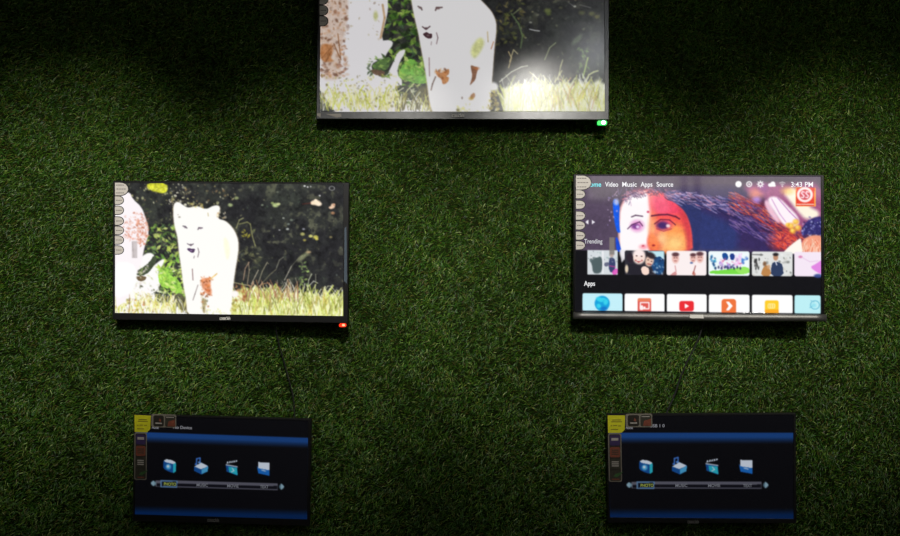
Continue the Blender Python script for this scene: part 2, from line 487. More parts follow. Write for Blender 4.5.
# ---- picture: lioness walking out of a thicket (left television)
def picture_lioness(quad):
    rng = np.random.default_rng(5)
    p = Paint(quad, (46, 46, 48))
    jungle(p, rng, (115, 184, 343, 300))
    # upper left speckle, sun on leaves
    p.specks(rng, (128, 184, 236, 205), 90, (.5, 1.5), [(206, 206, 150), (170, 160, 110), (238, 232, 190), (150, 120, 84)], .8)
    p.poly([(147, 183), (168, 183), (168, 192), (162, 193.5), (154, 191), (148, 189)], (216, 218, 60), 1, 1, .6)
    p.specks(rng, (148, 184, 167, 191), 14, (.8, 1.8), [(240, 240, 130), (196, 200, 40)], .8)
    p.specks(rng, (170, 184, 186, 215), 34, (.5, 1.5), [(235, 230, 180), (255, 250, 225), (180, 170, 110)], .9)
    # green undergrowth between the two animals
    p.leaves(rng, (134, 196, 178, 240), 60, (2, 6), [(88, 96, 66), (70, 78, 56), (110, 116, 80), (52, 56, 48)], .8)
    p.leaves(rng, (146, 224, 180, 262), 150, (3, 8), [(96, 132, 60), (140, 176, 70), (60, 84, 52), (176, 196, 96), (44, 52, 44), (120, 150, 96)], .95)
    p.leaves(rng, (150, 226, 178, 250), 16, (4, 9), [(196, 216, 96), (214, 226, 130)], .9)
    p.leaves(rng, (146, 255, 184, 300), 90, (4, 10), [(96, 130, 56), (150, 206, 76), (176, 222, 84), (120, 180, 70), (206, 232, 110)], .95)
    # bright washed-out leaves and ground
    p.poly([(106, 260), (138, 262), (142, 256), (150, 252), (156, 256), (148, 264), (150, 270), (158, 262), (165, 258), (164, 264), (158, 272), (162, 280), (158, 292), (176, 296), (184, 300), (190, 322), (106, 322)], (255, 253, 252), 1, 1, .6)
    p.poly([(134, 272), (142, 268), (150, 262), (154, 255), (158, 258), (153, 268), (146, 275), (138, 276)], (70, 80, 60), 1, 1)
    p.poly([(134, 276), (147, 276), (146, 280), (140, 282)], (110, 92, 66), 1, 1)
    p.leaves(rng, (132, 266, 148, 276), 9, (3, 7), [(170, 206, 100), (220, 232, 160)], .8)
    p.poly([(158, 271), (166, 266), (172, 276), (180, 280), (184, 292), (176, 294), (168, 288), (160, 286)], (160, 212, 82), 1, 1)
    p.leaves(rng, (157, 266, 186, 296), 90, (3, 8), [(196, 226, 96), (120, 176, 66), (226, 238, 150), (96, 140, 58), (244, 248, 206), (160, 206, 84)], .85)
    p.poly([(154, 291), (162, 293), (170, 294), (172, 300), (166, 304), (158, 302), (155, 296)], (66, 72, 64), 1, 1)
    p.leaves(rng, (152, 288, 176, 306), 26, (2, 6), [(236, 236, 206), (96, 104, 76), (190, 206, 110), (60, 62, 56)], .8)
    p.leaves(rng, (120, 262, 160, 300), 40, (2, 6), [(226, 232, 190), (236, 238, 210), (200, 206, 150), (244, 226, 216)], .7)
    p.specks(rng, (140, 284, 160, 300), 24, (.5, 1.2), [(110, 116, 80), (90, 90, 70)], .8)
    p.line([(158, 304), (162, 297), (165, 292)], .9, (225, 226, 190))
    p.line([(155, 297), (161, 300)], .8, (235, 235, 210))
    p.poly([(174, 296), (181, 292), (187, 300), (188, 311), (180, 310), (176, 303)], (84, 84, 66), .9, 1)
    p.grass(rng, 170, 190, 314, 34, (6, 18), (.5, 1.2), [(255, 252, 230), (226, 226, 150), (170, 160, 80), (90, 84, 56)])
    # bottom left meadow
    p.grass(rng, 115, 176, 315, 190, (3, 13), (.5, 1.3), [(255, 255, 240), (228, 232, 130), (206, 206, 90), (236, 226, 150), (255, 250, 220)], .9, -12)
    p.specks(rng, (115, 292, 176, 314), 110, (.5, 1.1), [(150, 150, 70), (176, 140, 70), (210, 190, 90), (110, 104, 66)], .7)
    p.specks(rng, (126, 300, 146, 313), 26, (.6, 1.4), [(216, 150, 80), (230, 196, 80), (160, 96, 60)], .7)
    p.line([(129, 313), (130, 300), (129, 288), (131, 274)], .8, (170, 130, 100), .7)
    p.specks(rng, (116, 258, 150, 300), 60, (.5, 1.6), [(240, 226, 226), (226, 214, 206), (236, 232, 214)], .7)
    # dark grass line on the right and tall stalks
    p.leaves(rng, (240, 250, 262, 268), 16, (4, 9), [(110, 110, 80), (140, 136, 96), (80, 84, 62)], .7)
    for pts, w, c in [
        ([(259, 283), (263, 271), (268, 262)], 1.0, (206, 196, 160)), ([(252, 284), (256, 276), (259, 270)], 1.1, (220, 206, 176)),
        ([(262, 284), (270, 275), (277, 269)], .9, (150, 146, 110)), ([(277, 268), (280, 260), (284, 257)], 1.1, (150, 150, 128)),
        ([(285, 280), (289, 272), (292, 266)], 1.1, (226, 220, 196)), ([(292, 266), (300, 257), (303, 255)], .8, (140, 140, 116)),
        ([(281, 292), (286, 286), (288, 280)], 1.1, (235, 230, 206)), ([(244, 280), (246, 268), (250, 262)], 1.2, (196, 160, 130)),
        ([(248, 284), (250, 270), (249, 262)], 1.0, (206, 180, 146)), ([(268, 282), (274, 290), (276, 296)], 1.2, (200, 140, 100)),
        ([(254, 292), (262, 284), (268, 283)], 1.1, (200, 150, 110)), ([(232, 282), (242, 284), (252, 286)], 1.1, (214, 206, 150)),
        ([(308, 290), (309, 280), (312, 274)], 1.3, (226, 232, 196)), ([(309, 286), (314, 281), (318, 283)], 1.2, (230, 232, 214)),
        ([(316, 282), (316, 274)], .9, (196, 196, 170)), ([(324, 292), (328, 286), (331, 286), (336, 292), (341, 296)], 1.0, (214, 214, 180)),
        ([(298, 285), (296, 278)], 1.0, (190, 186, 160)), ([(277, 288), (278, 280)], .8, (200, 196, 170))]:
        p.line(pts, w * .62, c, .85)
    p.ell(303, 257, 6, 2.2, (150, 154, 116), .85, .5, -.7)
    p.ell(309, 252, 2.4, 1.2, (206, 176, 130), .7, .5)
    p.leaves(rng, (300, 262, 309, 286), 26, (2.5, 5), [(140, 170, 96), (170, 196, 110), (110, 140, 80)], .9)
    p.leaves(rng, (236, 228, 256, 262), 16, (3, 7), [(150, 150, 96), (120, 126, 80), (96, 100, 72)], .6)
    p.line([(240, 224), (248, 222), (251, 224), (253, 236), (256, 246)], 1.2, (140, 140, 92), .8)
    p.leaves(rng, (243, 228, 251, 238), 6, (3, 6), [(200, 190, 70), (180, 170, 60)], .9)
    p.line([(237, 228), (240, 220), (244, 218)], 1.1, (160, 160, 110), .8)
    # clusters of lit leaves in the dark
    for x, y, r, c in [(276, 205, 3, (190, 206, 140)), (279, 204, 1.8, (220, 226, 160)), (273, 203, 1.6, (160, 176, 110)), (231, 205, 2.4, (170, 186, 130)), (237, 198, 2.2, (150, 160, 110)),
                       (303, 234, 2.2, (200, 196, 120)), (311, 236, 2, (210, 206, 120)), (316, 237, 2.4, (214, 206, 96)), (317, 239, 1.6, (220, 206, 96)), (305, 240, 1.6, (150, 140, 70)),
                       (288, 229, 1.5, (190, 196, 190)), (280, 230, 1, (180, 180, 180)), (304, 229, 1.4, (150, 150, 160)), (331, 237, 1.6, (140, 130, 90)), (289, 224, 1.4, (120, 130, 120)),
                       (284, 218, 1.2, (150, 156, 146)), (292, 220, 1.6, (120, 130, 116)), (263, 205, 1.3, (120, 130, 110)), (278, 192, 1.2, (110, 116, 100))]:
        p.ell(x, y, r, r * .7, c, .9, .4)
    for x, y, rx, ry, c in [(316, 202.5, 4.4, 2.6, (250, 226, 196)), (313, 203, 2.2, 1.6, (250, 226, 196)), (319, 204, 3, 2, (255, 236, 210)), (316, 200.6, 1.6, 1.6, (255, 236, 210)),
                            (333, 206, 2, 2.2, (240, 206, 176)), (331, 207.5, 2, 1.4, (236, 200, 170)), (334, 204.6, 1.4, 1.2, (206, 160, 130)), (333, 213, 2, 1.4, (160, 120, 90)),
                            (320, 195.6, .8, .8, (220, 220, 220)), (305, 186, 1.1, .8, (230, 230, 230)), (308, 187, .9, .8, (210, 210, 210)), (311, 186.5, .7, .7, (190, 190, 190))]:
        p.ell(x, y, rx, ry, c, 1, .3)
    p.ell(332, 188.3, 2.6, 2, (190, 190, 190), .7, ring=.22)
    p.line([(303, 204), (311, 203)], 1, (110, 50, 40), .7)
    # sunlit meadow at the foot, right
    p.poly([(229, 320), (229, 302), (236, 296), (244, 286), (250, 290), (256, 285), (264, 292), (272, 290), (280, 296), (290, 292), (300, 294), (308, 292), (316, 294), (322, 298), (330, 294), (343.5, 297), (343.5, 318)], (224, 230, 140), 1, 0, 1.2)
    p.grass(rng, 237, 343, 318, 520, (6, 26), (.5, 1.5), [(255, 255, 232), (240, 244, 160), (214, 224, 110), (190, 204, 90), (255, 252, 210), (236, 238, 190)], .85)
    p.grass(rng, 240, 343, 316, 150, (4, 16), (.5, 1.1), [(150, 160, 66), (176, 180, 80), (130, 130, 60), (206, 180, 90)], .75, -16)
    p.grass(rng, 240, 300, 302, 50, (6, 18), (.5, 1.1), [(214, 176, 140), (190, 130, 96), (236, 226, 206), (150, 110, 80)], .9, -6)
    p.specks(rng, (234, 284, 246, 302), 24, (.8, 2), [(190, 110, 60), (216, 160, 110), (150, 90, 50)], .7)
    # second animal at the left edge
    p.poly([(113, 196), (124, 193), (130, 192), (133, 199), (142, 207), (146, 218), (149, 228), (148.5, 236), (145, 246), (143, 256), (142, 262), (136, 275), (128, 300), (113, 310)], (254, 247, 250), 1, 1, .5)
    p.poly([(113, 262), (132, 262), (138, 272), (134, 292), (113, 300)], (255, 255, 255), 1, 1, 1)
    p.specks(rng, (123, 212, 149, 240), 110, (.5, 1.3), [(226, 150, 126), (206, 110, 84), (240, 186, 166), (190, 96, 66)], .65, lambda x, y: abs(x - 140) < 8 or y > 220)
    p.leaves(rng, (124, 214, 149, 242), 70, (1.5, 4), [(226, 150, 126), (236, 180, 160), (206, 120, 96)], .6)
    p.specks(rng, (137, 220, 148, 246), 90, (.6, 1.5), [(206, 110, 76), (226, 150, 120), (240, 190, 170)], .65)
    p.rrect(132, 241, 137.5, 258, .5, (196, 186, 186), .8)
    p.line([(132.6, 242), (134, 257)], .6, (150, 142, 142), .6)
    # the lioness
    body = [(174, 207), (175, 203), (179, 201.5), (185, 206), (189, 208), (196, 206), (201, 207), (207, 209.5), (213, 206), (219, 205), (221, 208), (219, 215), (219, 219), (226, 220.5),
            (233, 227), (238, 236), (239.5, 246), (238, 258), (236, 270), (234, 284), (233, 296), (232, 312), (231, 318), (188, 318), (187, 300), (184, 286), (182, 268), (180, 256), (179, 246), (178, 236), (175, 226), (174, 216)]
    p.poly([(x + (.9 if x > 205 else -.9), y) for x, y in body], (244, 214, 170), .4, 2, .8)
    p.poly(body, (255, 254, 250), 1, 2, .4)
    p.specks(rng, (190, 203.5, 206, 208), 16, (.6, 1.4), [(226, 206, 96), (236, 220, 150), (190, 150, 80)], .8)
    p.specks(rng, (217, 211, 226, 218), 14, (.6, 1.5), [(236, 226, 190), (200, 160, 110), (250, 240, 210)], .8)
    p.ell(180, 217, 1.2, .8, (130, 120, 100), .7, .5)
    p.ell(178.6, 214.6, .7, .5, (176, 160, 140), .7, .5)
    p.line([(208.6, 213), (209, 216)], .8, (200, 180, 120), .8)
    p.line([(183.6, 226), (186, 226.4), (187.5, 228)], 1.1, (96, 84, 96), .9)
    p.ell(186, 227.3, 1.3, .8, (110, 96, 110), .9, .4)
    p.line([(198.6, 229.4), (199.5, 227.6), (203, 227.8)], 1.1, (90, 76, 90), .9)
    p.ell(201, 228.2, 1.5, .8, (116, 96, 112), .8, .4)
    p.line([(188, 243.6), (191.5, 245.6), (194, 243.8)], .9, (100, 84, 100), .9)
    p.ell(191.5, 244.5, 1.4, .8, (120, 104, 116), .9, .4)
    p.poly([(187, 248.5), (190, 248), (193, 249), (196, 248.6), (194.5, 253), (191.5, 252.5), (189, 250.6)], (84, 62, 96), 1, 1)
    p.ell(191.8, 250.6, 1.2, .7, (160, 130, 176), .9, .4)
    p.line([(198.6, 248), (199.6, 252), (198.4, 257)], .8, (110, 90, 100), .8)
    p.line([(195, 256), (194.4, 258)], .7, (120, 100, 110), .8)
    p.line([(193, 269), (193.6, 280)], .9, (120, 80, 80), .75)
    p.line([(198.6, 285), (195.6, 294), (193.6, 300)], .9, (110, 90, 90), .6)
    p.poly([(202, 278), (207, 278), (212, 277), (211, 286), (213, 292), (211, 297), (206, 292), (202, 287)], (226, 140, 96), .85, 1, .8)
    p.specks(rng, (201, 276, 213, 297), 40, (.6, 1.7), [(190, 90, 40), (240, 170, 130), (210, 120, 60), (120, 64, 36)], .8)
    p.line([(211, 279), (216, 275), (217.6, 273.6)], 1.2, (230, 190, 110), .9)
    p.poly([(202, 297), (208, 300), (206, 306), (206, 313), (203.5, 313), (203, 306)], (150, 134, 90), .85, 1, .6)
    p.specks(rng, (202, 296, 209, 312), 18, (.6, 1.4), [(190, 120, 70), (110, 110, 80), (226, 210, 160)], .8)
    p.poly([(224, 236), (229, 240), (231, 252), (228, 262), (225, 250)], (255, 252, 220), .8, 1, 1)
    p.ell(235.6, 294, 3.6, 3.4, (255, 250, 246), 1, .3)
    p.specks(rng, (231, 299, 240, 311), 30, (.6, 1.6), [(206, 196, 96), (150, 140, 66), (236, 230, 170)], .85)
    p.specks(rng, (206, 309, 232, 315), 16, (.6, 1.4), [(236, 236, 160), (220, 220, 130)], .8)
    return grain(p)


# ---- picture: the same film a moment later (top television)
def picture_lioness_close(quad):
    rng = np.random.default_rng(9)
    p = Paint(quad, (46, 46, 48))
    jungle(p, rng, (320, -49, 605, 90), 1.25)
    p.leaves(rng, (496, -10, 524, 46), 70, (4, 9), [(96, 92, 56), (70, 74, 46), (120, 110, 70), (54, 58, 44), (110, 116, 60)], .75)
    p.line([(512, 14), (519, 24), (523, 36), (521, 48)], 1.6, (96, 116, 76), .8)
    p.line([(514, 14), (519, 10)], 1.2, (130, 140, 100), .8)
    p.leaves(rng, (386, -20, 424, 96), 230, (5, 12), [(76, 116, 44), (104, 146, 56), (50, 80, 36), (136, 172, 70), (36, 46, 30), (84, 116, 76), (160, 190, 90)], .95)
    p.poly([(404, 62), (412, 58), (422, 66), (428, 76), (427, 84), (416, 84), (406, 80), (398, 76)], (130, 196, 80), 1, 1)
    p.leaves(rng, (394, 58, 430, 90), 130, (3, 9), [(166, 206, 86), (110, 160, 64), (206, 226, 130), (76, 106, 50), (140, 190, 76)], .9)
    for x, y, r, c in [(548, 11, 3.2, (110, 120, 66)), (549, 14, 2.4, (96, 110, 60)), (531, 22.6, 1.4, (150, 150, 140)), (575, 6.6, 1.2, (200, 200, 190)), (582, 13, 3, (96, 100, 60)), (592, 14, 3, (104, 106, 66)),
                       (597, 17, 2.6, (116, 112, 66)), (538, 15, 1.6, (110, 110, 96)), (533, 12, 1.2, (120, 116, 90)), (561, 8, 1.8, (90, 92, 66)), (526, 38, 1.2, (150, 150, 120))]:
        p.ell(x, y, r, r * .7, c, .9, .5)
    p.line([(530, 29.4), (535, 30.6), (540, 31.2)], .9, (220, 220, 220), .9)
    p.line([(568, 2), (574, 6.6)], .8, (150, 150, 150), .6)
    p.line([(580, 5), (591, 8)], .9, (150, 150, 140), .6)
    for pts, w, c in [([(510, 62), (514, 50), (518, 54)], 1.1, (190, 180, 140)), ([(509, 68), (512, 58), (509, 52)], 1.1, (200, 180, 130)), ([(558, 80), (561, 66), (563, 60)], 1.1, (190, 190, 140)),
                      ([(545, 60), (550, 48), (556, 43)], 1.2, (140, 150, 110)), ([(500, 82), (512, 72), (522, 67), (528, 66)], 1.1, (226, 226, 206)), ([(530, 72), (537, 78), (543, 84), (548, 90)], 1.1, (220, 214, 170)),
                      ([(555, 82), (559, 76), (562, 71)], 1.4, (200, 196, 150)), ([(583, 78), (586, 66), (588, 58)], 1.6, (176, 196, 110)), ([(585, 82), (589, 75), (594, 72), (598, 71)], 1.5, (206, 210, 150)),
                      ([(560, 79), (566, 84), (571, 78)], 1.1, (200, 160, 110))]:
        p.line(pts, w, c)
    p.leaves(rng, (578, 48, 589, 74), 22, (3, 6), [(116, 146, 76), (140, 170, 90), (96, 120, 70)], .85)
    p.ell(577, 40, 6.5, 2.4, (110, 120, 96), .8, .5, -.8)
    # pale stones and dry meadow lower left
    p.poly([(308, -60), (388, -50), (388, 0), (388.5, 10), (386, 22), (381, 41), (391, 40), (394, 44), (388, 52), (384, 60), (374, 62), (371, 68), (378, 76), (386, 78), (394, 62), (398, 52), (406, 49), (405, 54), (400, 62), (397, 74), (404, 82), (398, 92), (410, 100), (430, 96), (434, 118), (308, 118)], (252, 249, 252), 1, 1, .5)
    p.poly([(319, -50), (345, -50), (349, 0), (346, 30), (342, 45), (341, 62), (342, 80), (319, 80)], (226, 196, 176), .75, 1, 1.5)
    p.specks(rng, (320, -45, 348, 76), 330, (.8, 2.2), [(176, 120, 84), (206, 150, 110), (130, 84, 60), (246, 232, 220), (226, 190, 160)], .75)
    p.specks(rng, (336, -40, 386, 40), 60, (.6, 1.4), [(206, 196, 150), (190, 170, 130), (160, 130, 110)], .6)
    p.poly([(320, 44), (330, 44), (334, 50), (330, 58), (336, 62), (320, 62)], (196, 120, 60), .75, 1, 1)
    for a in [(322, 58, 333, 46), (326, 62, 331, 52), (334, 44, 340, 58), (338, 34, 341, 60)]:
        p.line([(a[0], a[1]), (a[2], a[3])], 1.1, (150, 96, 56), .8)
    p.leaves(rng, (321, 62, 344, 76), 12, (5, 9), [(170, 120, 96), (130, 90, 70)], .8)
    p.line([(383, 5), (385, 18), (381, 38)], 2.2, (206, 166, 120), .8)
    p.ell(376, 16, 2.2, 4.5, (206, 210, 130), .8, .5)
    # dark gap with green leaves
    p.poly([(371, 66), (380, 60), (392, 56), (390, 66), (386, 71), (376, 70)], (86, 116, 62), 1, 1)
    p.leaves(rng, (368, 56, 394, 78), 40, (3, 8), [(120, 160, 76), (60, 84, 46), (150, 180, 90)], .9)
    p.poly([(370, 69), (386, 71), (384, 76), (374, 75)], (116, 86, 66), .9, 1)
    p.poly([(395, 87), (402, 85), (412, 88), (420, 86), (418, 98), (410, 101), (402, 98), (397, 92)], (54, 60, 50), 1, 1)
    p.leaves(rng, (394, 84, 436, 108), 60, (3, 8), [(226, 230, 190), (150, 176, 84), (70, 76, 54), (44, 48, 40), (206, 212, 130)], .8)
    p.line([(403, 98), (408, 90), (414, 84)], 1.2, (214, 216, 160)); p.line([(396, 93), (404, 88)], 1.1, (226, 226, 200))
    p.poly([(418, 88), (430, 84), (436, 96), (432, 106), (422, 104)], (96, 90, 56), .85, 1, 1)
    p.grass(rng, 396, 438, 113, 60, (6, 20), (.6, 1.4), [(255, 252, 226), (224, 226, 130), (150, 140, 70), (90, 84, 50)], .9)
    p.grass(rng, 320, 400, 113, 210, (4, 15), (.6, 1.5), [(255, 255, 236), (232, 236, 116), (214, 220, 84), (240, 232, 150), (255, 250, 215)], .9, -16)
    p.specks(rng, (320, 74, 400, 112), 170, (.6, 1.5), [(210, 216, 80), (170, 150, 80), (224, 226, 110), (120, 110, 60), (200, 190, 90)], .7)
    # meadow right
    p.poly([(505, 113), (503, 90), (515, 84), (524, 86), (534, 82), (545, 88), (555, 86), (566, 82), (574, 86), (584, 82), (592, 84), (596, 80), (605.5, 84), (605.5, 113)], (236, 238, 200), 1, 0, 2)
    p.grass(rng, 503, 605, 114, 420, (8, 30), (.6, 1.7), [(255, 255, 240), (240, 242, 176), (222, 228, 120), (236, 238, 200), (255, 255, 250)], .8)
    p.grass(rng, 520, 600, 112, 120, (6, 20), (.5, 1.2), [(206, 206, 90), (226, 222, 90), (150, 150, 80), (214, 170, 110)], .7, -16)
    # the lioness
    body = [(412, -32), (418, -38), (426, -34), (440, -34), (450, -38), (456, -32), (462, -20), (472, -10), (480, -1), (487, 6), (493, 13), (497, 23), (496.6, 34), (495, 46), (494, 60), (492.6, 80), (491, 96), (491, 120),
            (452, 120), (436, 120), (430, 104), (428, 86), (425, 66), (421, 46), (419, 34), (416, 22), (413, 8), (410, -12)]
    p.poly([(x + (.9 if x > 450 else -.9), y) for x, y in body], (240, 206, 160), .4, 2, .8)
    p.poly(body, (250, 248, 249), 1, 2, .4)
    p.line([(418.6, 6.6), (421.5, 8), (422.4, 10)], 1.5, (110, 92, 92), .9)
    p.ell(420.8, 8, 1.7, 1, (126, 106, 106), .9, .4)
    p.line([(436, 10.5), (437, 7.8), (442.6, 7.6)], 1.5, (106, 84, 84), .9)
    p.ell(438.4, 8.4, 2.2, 1.3, (116, 86, 86), .8, .4)
    p.line([(423, 27), (426.5, 29.6), (430.4, 26.6)], 1.2, (90, 66, 70), .95)
    p.ell(426.6, 28.6, 1.8, 1.2, (100, 76, 80), .9, .4)
    p.poly([(423, 34), (427, 32), (430, 34), (433, 34), (432.4, 39), (428, 38.8), (425, 36.6)], (84, 56, 62), 1, 1)
    p.ell(428.5, 35.6, 1.5, .7, (150, 126, 130), .8, .4)
    p.line([(437, 33), (438.4, 38), (437, 44)], .9, (120, 90, 96), .8)
    p.line([(432, 42), (431.6, 45)], .8, (130, 106, 110), .7)
    p.line([(429.6, 58), (430, 76)], 1.0, (130, 90, 96), .7)
    p.line([(436, 77), (433, 84), (431.6, 90)], 1.3, (96, 70, 60), .75)
    p.poly([(436, 70), (440, 73), (445, 72), (449.5, 68), (450, 74), (446, 77), (450, 77), (448, 83), (443, 85), (442, 79), (437, 76)], (206, 130, 70), .85, 1, .5)
    p.specks(rng, (436, 69, 450, 84), 30, (.7, 1.8), [(130, 76, 44), (226, 160, 96), (180, 110, 56)], .8, lambda x, y: y < 76 or x > 443)
    p.poly([(470, 50), (480, 36), (486, 42), (480, 54), (474, 60)], (222, 226, 140), .8, 1, 1.5)
    p.line([(488, 32), (488.6, 42)], 1, (190, 160, 96), .7)
    p.line([(494, 42), (491.6, 49)], 1, (190, 110, 60), .7)
    p.poly([(471, 65), (475, 66.5), (479, 68), (477, 74), (476, 80), (472, 84), (470, 86), (473, 76), (471.6, 70)], (140, 90, 60), .9, 1, .4)
    p.ell(476.6, 68.6, 3, 1.6, (190, 116, 70), .8, .5)
    p.poly([(470, 96), (475, 92), (476, 97), (472, 100)], (176, 126, 86), .85, 1, .5)
    p.ell(471.6, 98.6, 2.4, 1.6, (230, 190, 96), .7, .5)
    p.ell(462.6, 98, .8, 1.2, (130, 110, 96), .8, .5)
    p.ell(458.4, 110, 1.6, 1.6, (130, 120, 66), .8, .5)
    p.specks(rng, (456, 104, 492, 112), 14, (.8, 1.6), [(232, 232, 150), (226, 220, 120)], .7)
    p.ell(494, 87, 4.6, 4.6, (250, 248, 248), 1, .3)
    p.specks(rng, (489, 91, 499, 110), 44, (.8, 1.9), [(214, 200, 96), (160, 140, 66), (240, 232, 176), (190, 170, 90)], .85)
    return grain(p)


# ---- picture: streaming menu over a film still (right television)
def picture_menu(quad):
    rng = np.random.default_rng(3)
    p = Paint(quad, (14, 14, 18))
    p.poly([(574, 174), (823, 174), (823, 253), (574, 250.5)], (84, 70, 92), 1)
    n = fbm(p.X, p.Y, 14, 2)
    w = ((p.Y < 250 + (p.X - 574) * .01) & (p.Y > 174))[..., None] * .35
    p.c[:] = p.c * (1 - w) + p.c * (.7 + .6 * n[..., None]) * w
    # backdrop behind the hair, right
    p.poly([(690, 200), (735, 200), (752, 212), (752, 253), (686, 253)], (46, 56, 112), 1, 1, 5)
    p.poly([(640, 192), (700, 187), (740, 187), (760, 196), (788, 212), (802, 228), (812, 240), (823, 236), (823, 254), (736, 254), (740, 230), (728, 222), (712, 214), (694, 208), (680, 205), (660, 196)], (54, 42, 92), 1, 1, 4)
    p.poly([(744, 196), (760, 198), (780, 212), (798, 230), (800, 250), (776, 252), (764, 236), (752, 214)], (120, 46, 66), .9, 1, 4)
    # face
    p.poly([(621, 252), (619, 236), (619, 222), (620, 210), (625, 198), (633, 191), (643, 189), (656, 190), (668, 196), (680, 204), (688, 214), (692, 226), (694, 240), (693, 253)], (250, 92, 80), 1, 2, 1.2)
    p.poly([(651, 192), (664, 194), (676, 202), (686, 214), (668, 216), (656, 214)], (248, 74, 110), .9, 1, 3)
    p.poly([(660, 230), (676, 222), (686, 230), (690, 244), (688, 253), (656, 253), (658, 244)], (255, 160, 86), .95, 1, 3.5)
    p.ell(675, 244, 9, 8, (255, 206, 130), .95, .6)
    p.ell(662, 240, 5, 9, (255, 206, 150), .8, .6)
    p.poly([(621, 262), (619, 236), (619.5, 222), (620, 210), (625, 199), (632, 192), (640, 190), (648, 191), (650.5, 204), (651, 218), (650, 232), (647, 242), (650, 250), (652, 262)], (255, 250, 252), 1, 1, 1.6)
    p.ell(652, 200, 3, 10, (255, 150, 150), .55, .8)
    p.ell(653, 228, 4, 12, (255, 190, 130), .8, .7)
    p.ell(656, 246, 6, 4, (236, 90, 60), .7, .6)
    p.ell(644, 247, 4, 2.4, (250, 130, 150), .7, .6)
    p.poly([(650, 196), (664, 196), (672, 206), (668, 214), (652, 214)], (255, 120, 150), .5, 1, 3)
    p.poly([(676, 204), (688, 214), (692, 228), (692, 253), (687, 253), (686, 230), (680, 214)], (190, 46, 70), .6, 1, 2)
    p.poly([(650, 232), (657, 236), (660, 246), (654, 252), (648, 246)], (250, 140, 80), .7, 1, 1.5)
    # brows, eyes, forehead dot
    p.line([(632, 217), (636, 215.4), (643, 216.4)], 1.3, (90, 60, 90), .9)
    p.line([(652, 216), (659, 215), (668, 214.6), (676, 216.6), (680, 219)], 1.6, (96, 30, 60), .95)
    p.ell(648.5, 212, 1.3, 1.1, (206, 50, 90), .9, .4)
    p.ell(637.5, 226, 6.5, 5.6, (226, 130, 200), .8, .4)
    p.ell(636, 226.5, 4.2, 2.6, (120, 60, 140), .9, .4)
    p.ell(638, 227, 1.6, 1.4, (250, 220, 255), .9, .4)
    p.line([(628, 229), (632, 225), (640, 222), (643, 226)], 1.0, (76, 36, 80), .9)
    p.ell(665, 225, 8, 5.4, (226, 80, 120), .8, .4)
    p.ell(663, 225.5, 5.6, 3.8, (64, 40, 104), .95, .4)
    p.ell(668.6, 226, 2, 1.6, (255, 226, 226), .95, .4)
    p.line([(655, 224), (661, 219.6), (670, 220), (676, 225)], 1.1, (106, 30, 60), .9)
    p.line([(657, 229), (664, 231.4), (672, 229)], .9, (176, 60, 80), .8)
    p.ell(654, 245.5, 1.6, 1, (150, 30, 40), .9, .5)
    p.ell(643.5, 246, 1.3, .8, (190, 60, 80), .9, .5)
    # blue lit hair edge on the left and stray strands
    p.poly([(613, 200), (617, 199), (620, 206), (619.5, 216), (620, 228), (621, 233), (617.5, 233), (615, 224), (613.5, 212)], (20, 92, 232), 1, 1, .5)
    p.poly([(616, 236), (619, 240), (622, 252), (617, 252), (616, 244)], (24, 76, 216), 1, 1, .4)
    p.ell(616.6, 202, 2.6, 3, (200, 220, 255), .8, .5)
    p.specks(rng, (608, 192, 618, 226), 22, (.5, 1.2), [(210, 180, 220), (150, 130, 190), (226, 206, 240)], .75)
    for k in range(16):
        x = rng.uniform(613, 634); y = rng.uniform(188, 206)
        p.line([(x, y), (x + rng.uniform(-2, 4), y - rng.uniform(3, 8))], .7, [(206, 170, 200), (150, 130, 170), (110, 100, 140)][k % 3], .8)
    p.poly([(627, 193), (636, 187), (650, 186), (648, 190), (636, 191), (629, 198)], (120, 84, 110), .8, 1, 1)
    for k in range(150):
        x = rng.uniform(622, 690); y = 193 + max(0, x - 664) * .32 + max(0, 640 - x) * .3 + rng.uniform(-5, 3)
        L = rng.uniform(3, 8)
        p.line([(x, y), (x + L * .5, y - 1.2), (x + L, y + rng.uniform(-.5, 2.4))], .6, [(120, 76, 116), (84, 60, 96), (216, 120, 130), (60, 44, 84), (180, 150, 190)][rng.integers(5)], .7)
    # dark hair mass on the right, strands
    p.poly([(664, 194), (676, 196), (692, 202), (704, 212), (700, 232), (700, 252), (694, 252), (693, 236), (691, 224), (686, 212), (676, 203)], (44, 52, 104), 1, 1, .8)
    for k in range(420):
        x = rng.uniform(664, 738); yb = 190 + (x - 664) * .12 + rng.uniform(-1, 14) * (0.6 + (x - 664) / 120)
        L = rng.uniform(3, 11); a = rng.uniform(-.1, .8)
        p.line([(x, yb), (x + L * .5, yb + L * .5 * math.sin(a) + .5), (x + L, yb + L * math.sin(a))], .6,
               [(40, 40, 90), (206, 190, 230), (120, 110, 170), (30, 30, 70), (230, 150, 170), (84, 90, 160)][rng.integers(6)], .7)
    for k in range(800):
        x = rng.uniform(728, 800); t = (x - 728) / 72
        y = 188 + t * 36 + rng.uniform(0, 1) * (38 - 6 * t)
        if y > 252: continue
        L = rng.uniform(3, 10); a = rng.uniform(.2, 1.1)
        red = [(236, 90, 60), (206, 60, 50), (250, 130, 90), (150, 50, 80)]
        blu = [(60, 50, 110), (90, 70, 140), (36, 30, 76), (150, 120, 170)]
        cs = red if (y < 206 + t * 38 and rng.random() < .55) or (x > 772 and rng.random() < .8) else blu
        p.line([(x, y), (x + L * .6, y + L * .5 * math.sin(a)), (x + L, y + L * math.sin(a))], .65, cs[rng.integers(4)], .75)
    p.ell(783, 241, 12, 9, (216, 66, 60), .55, .5)
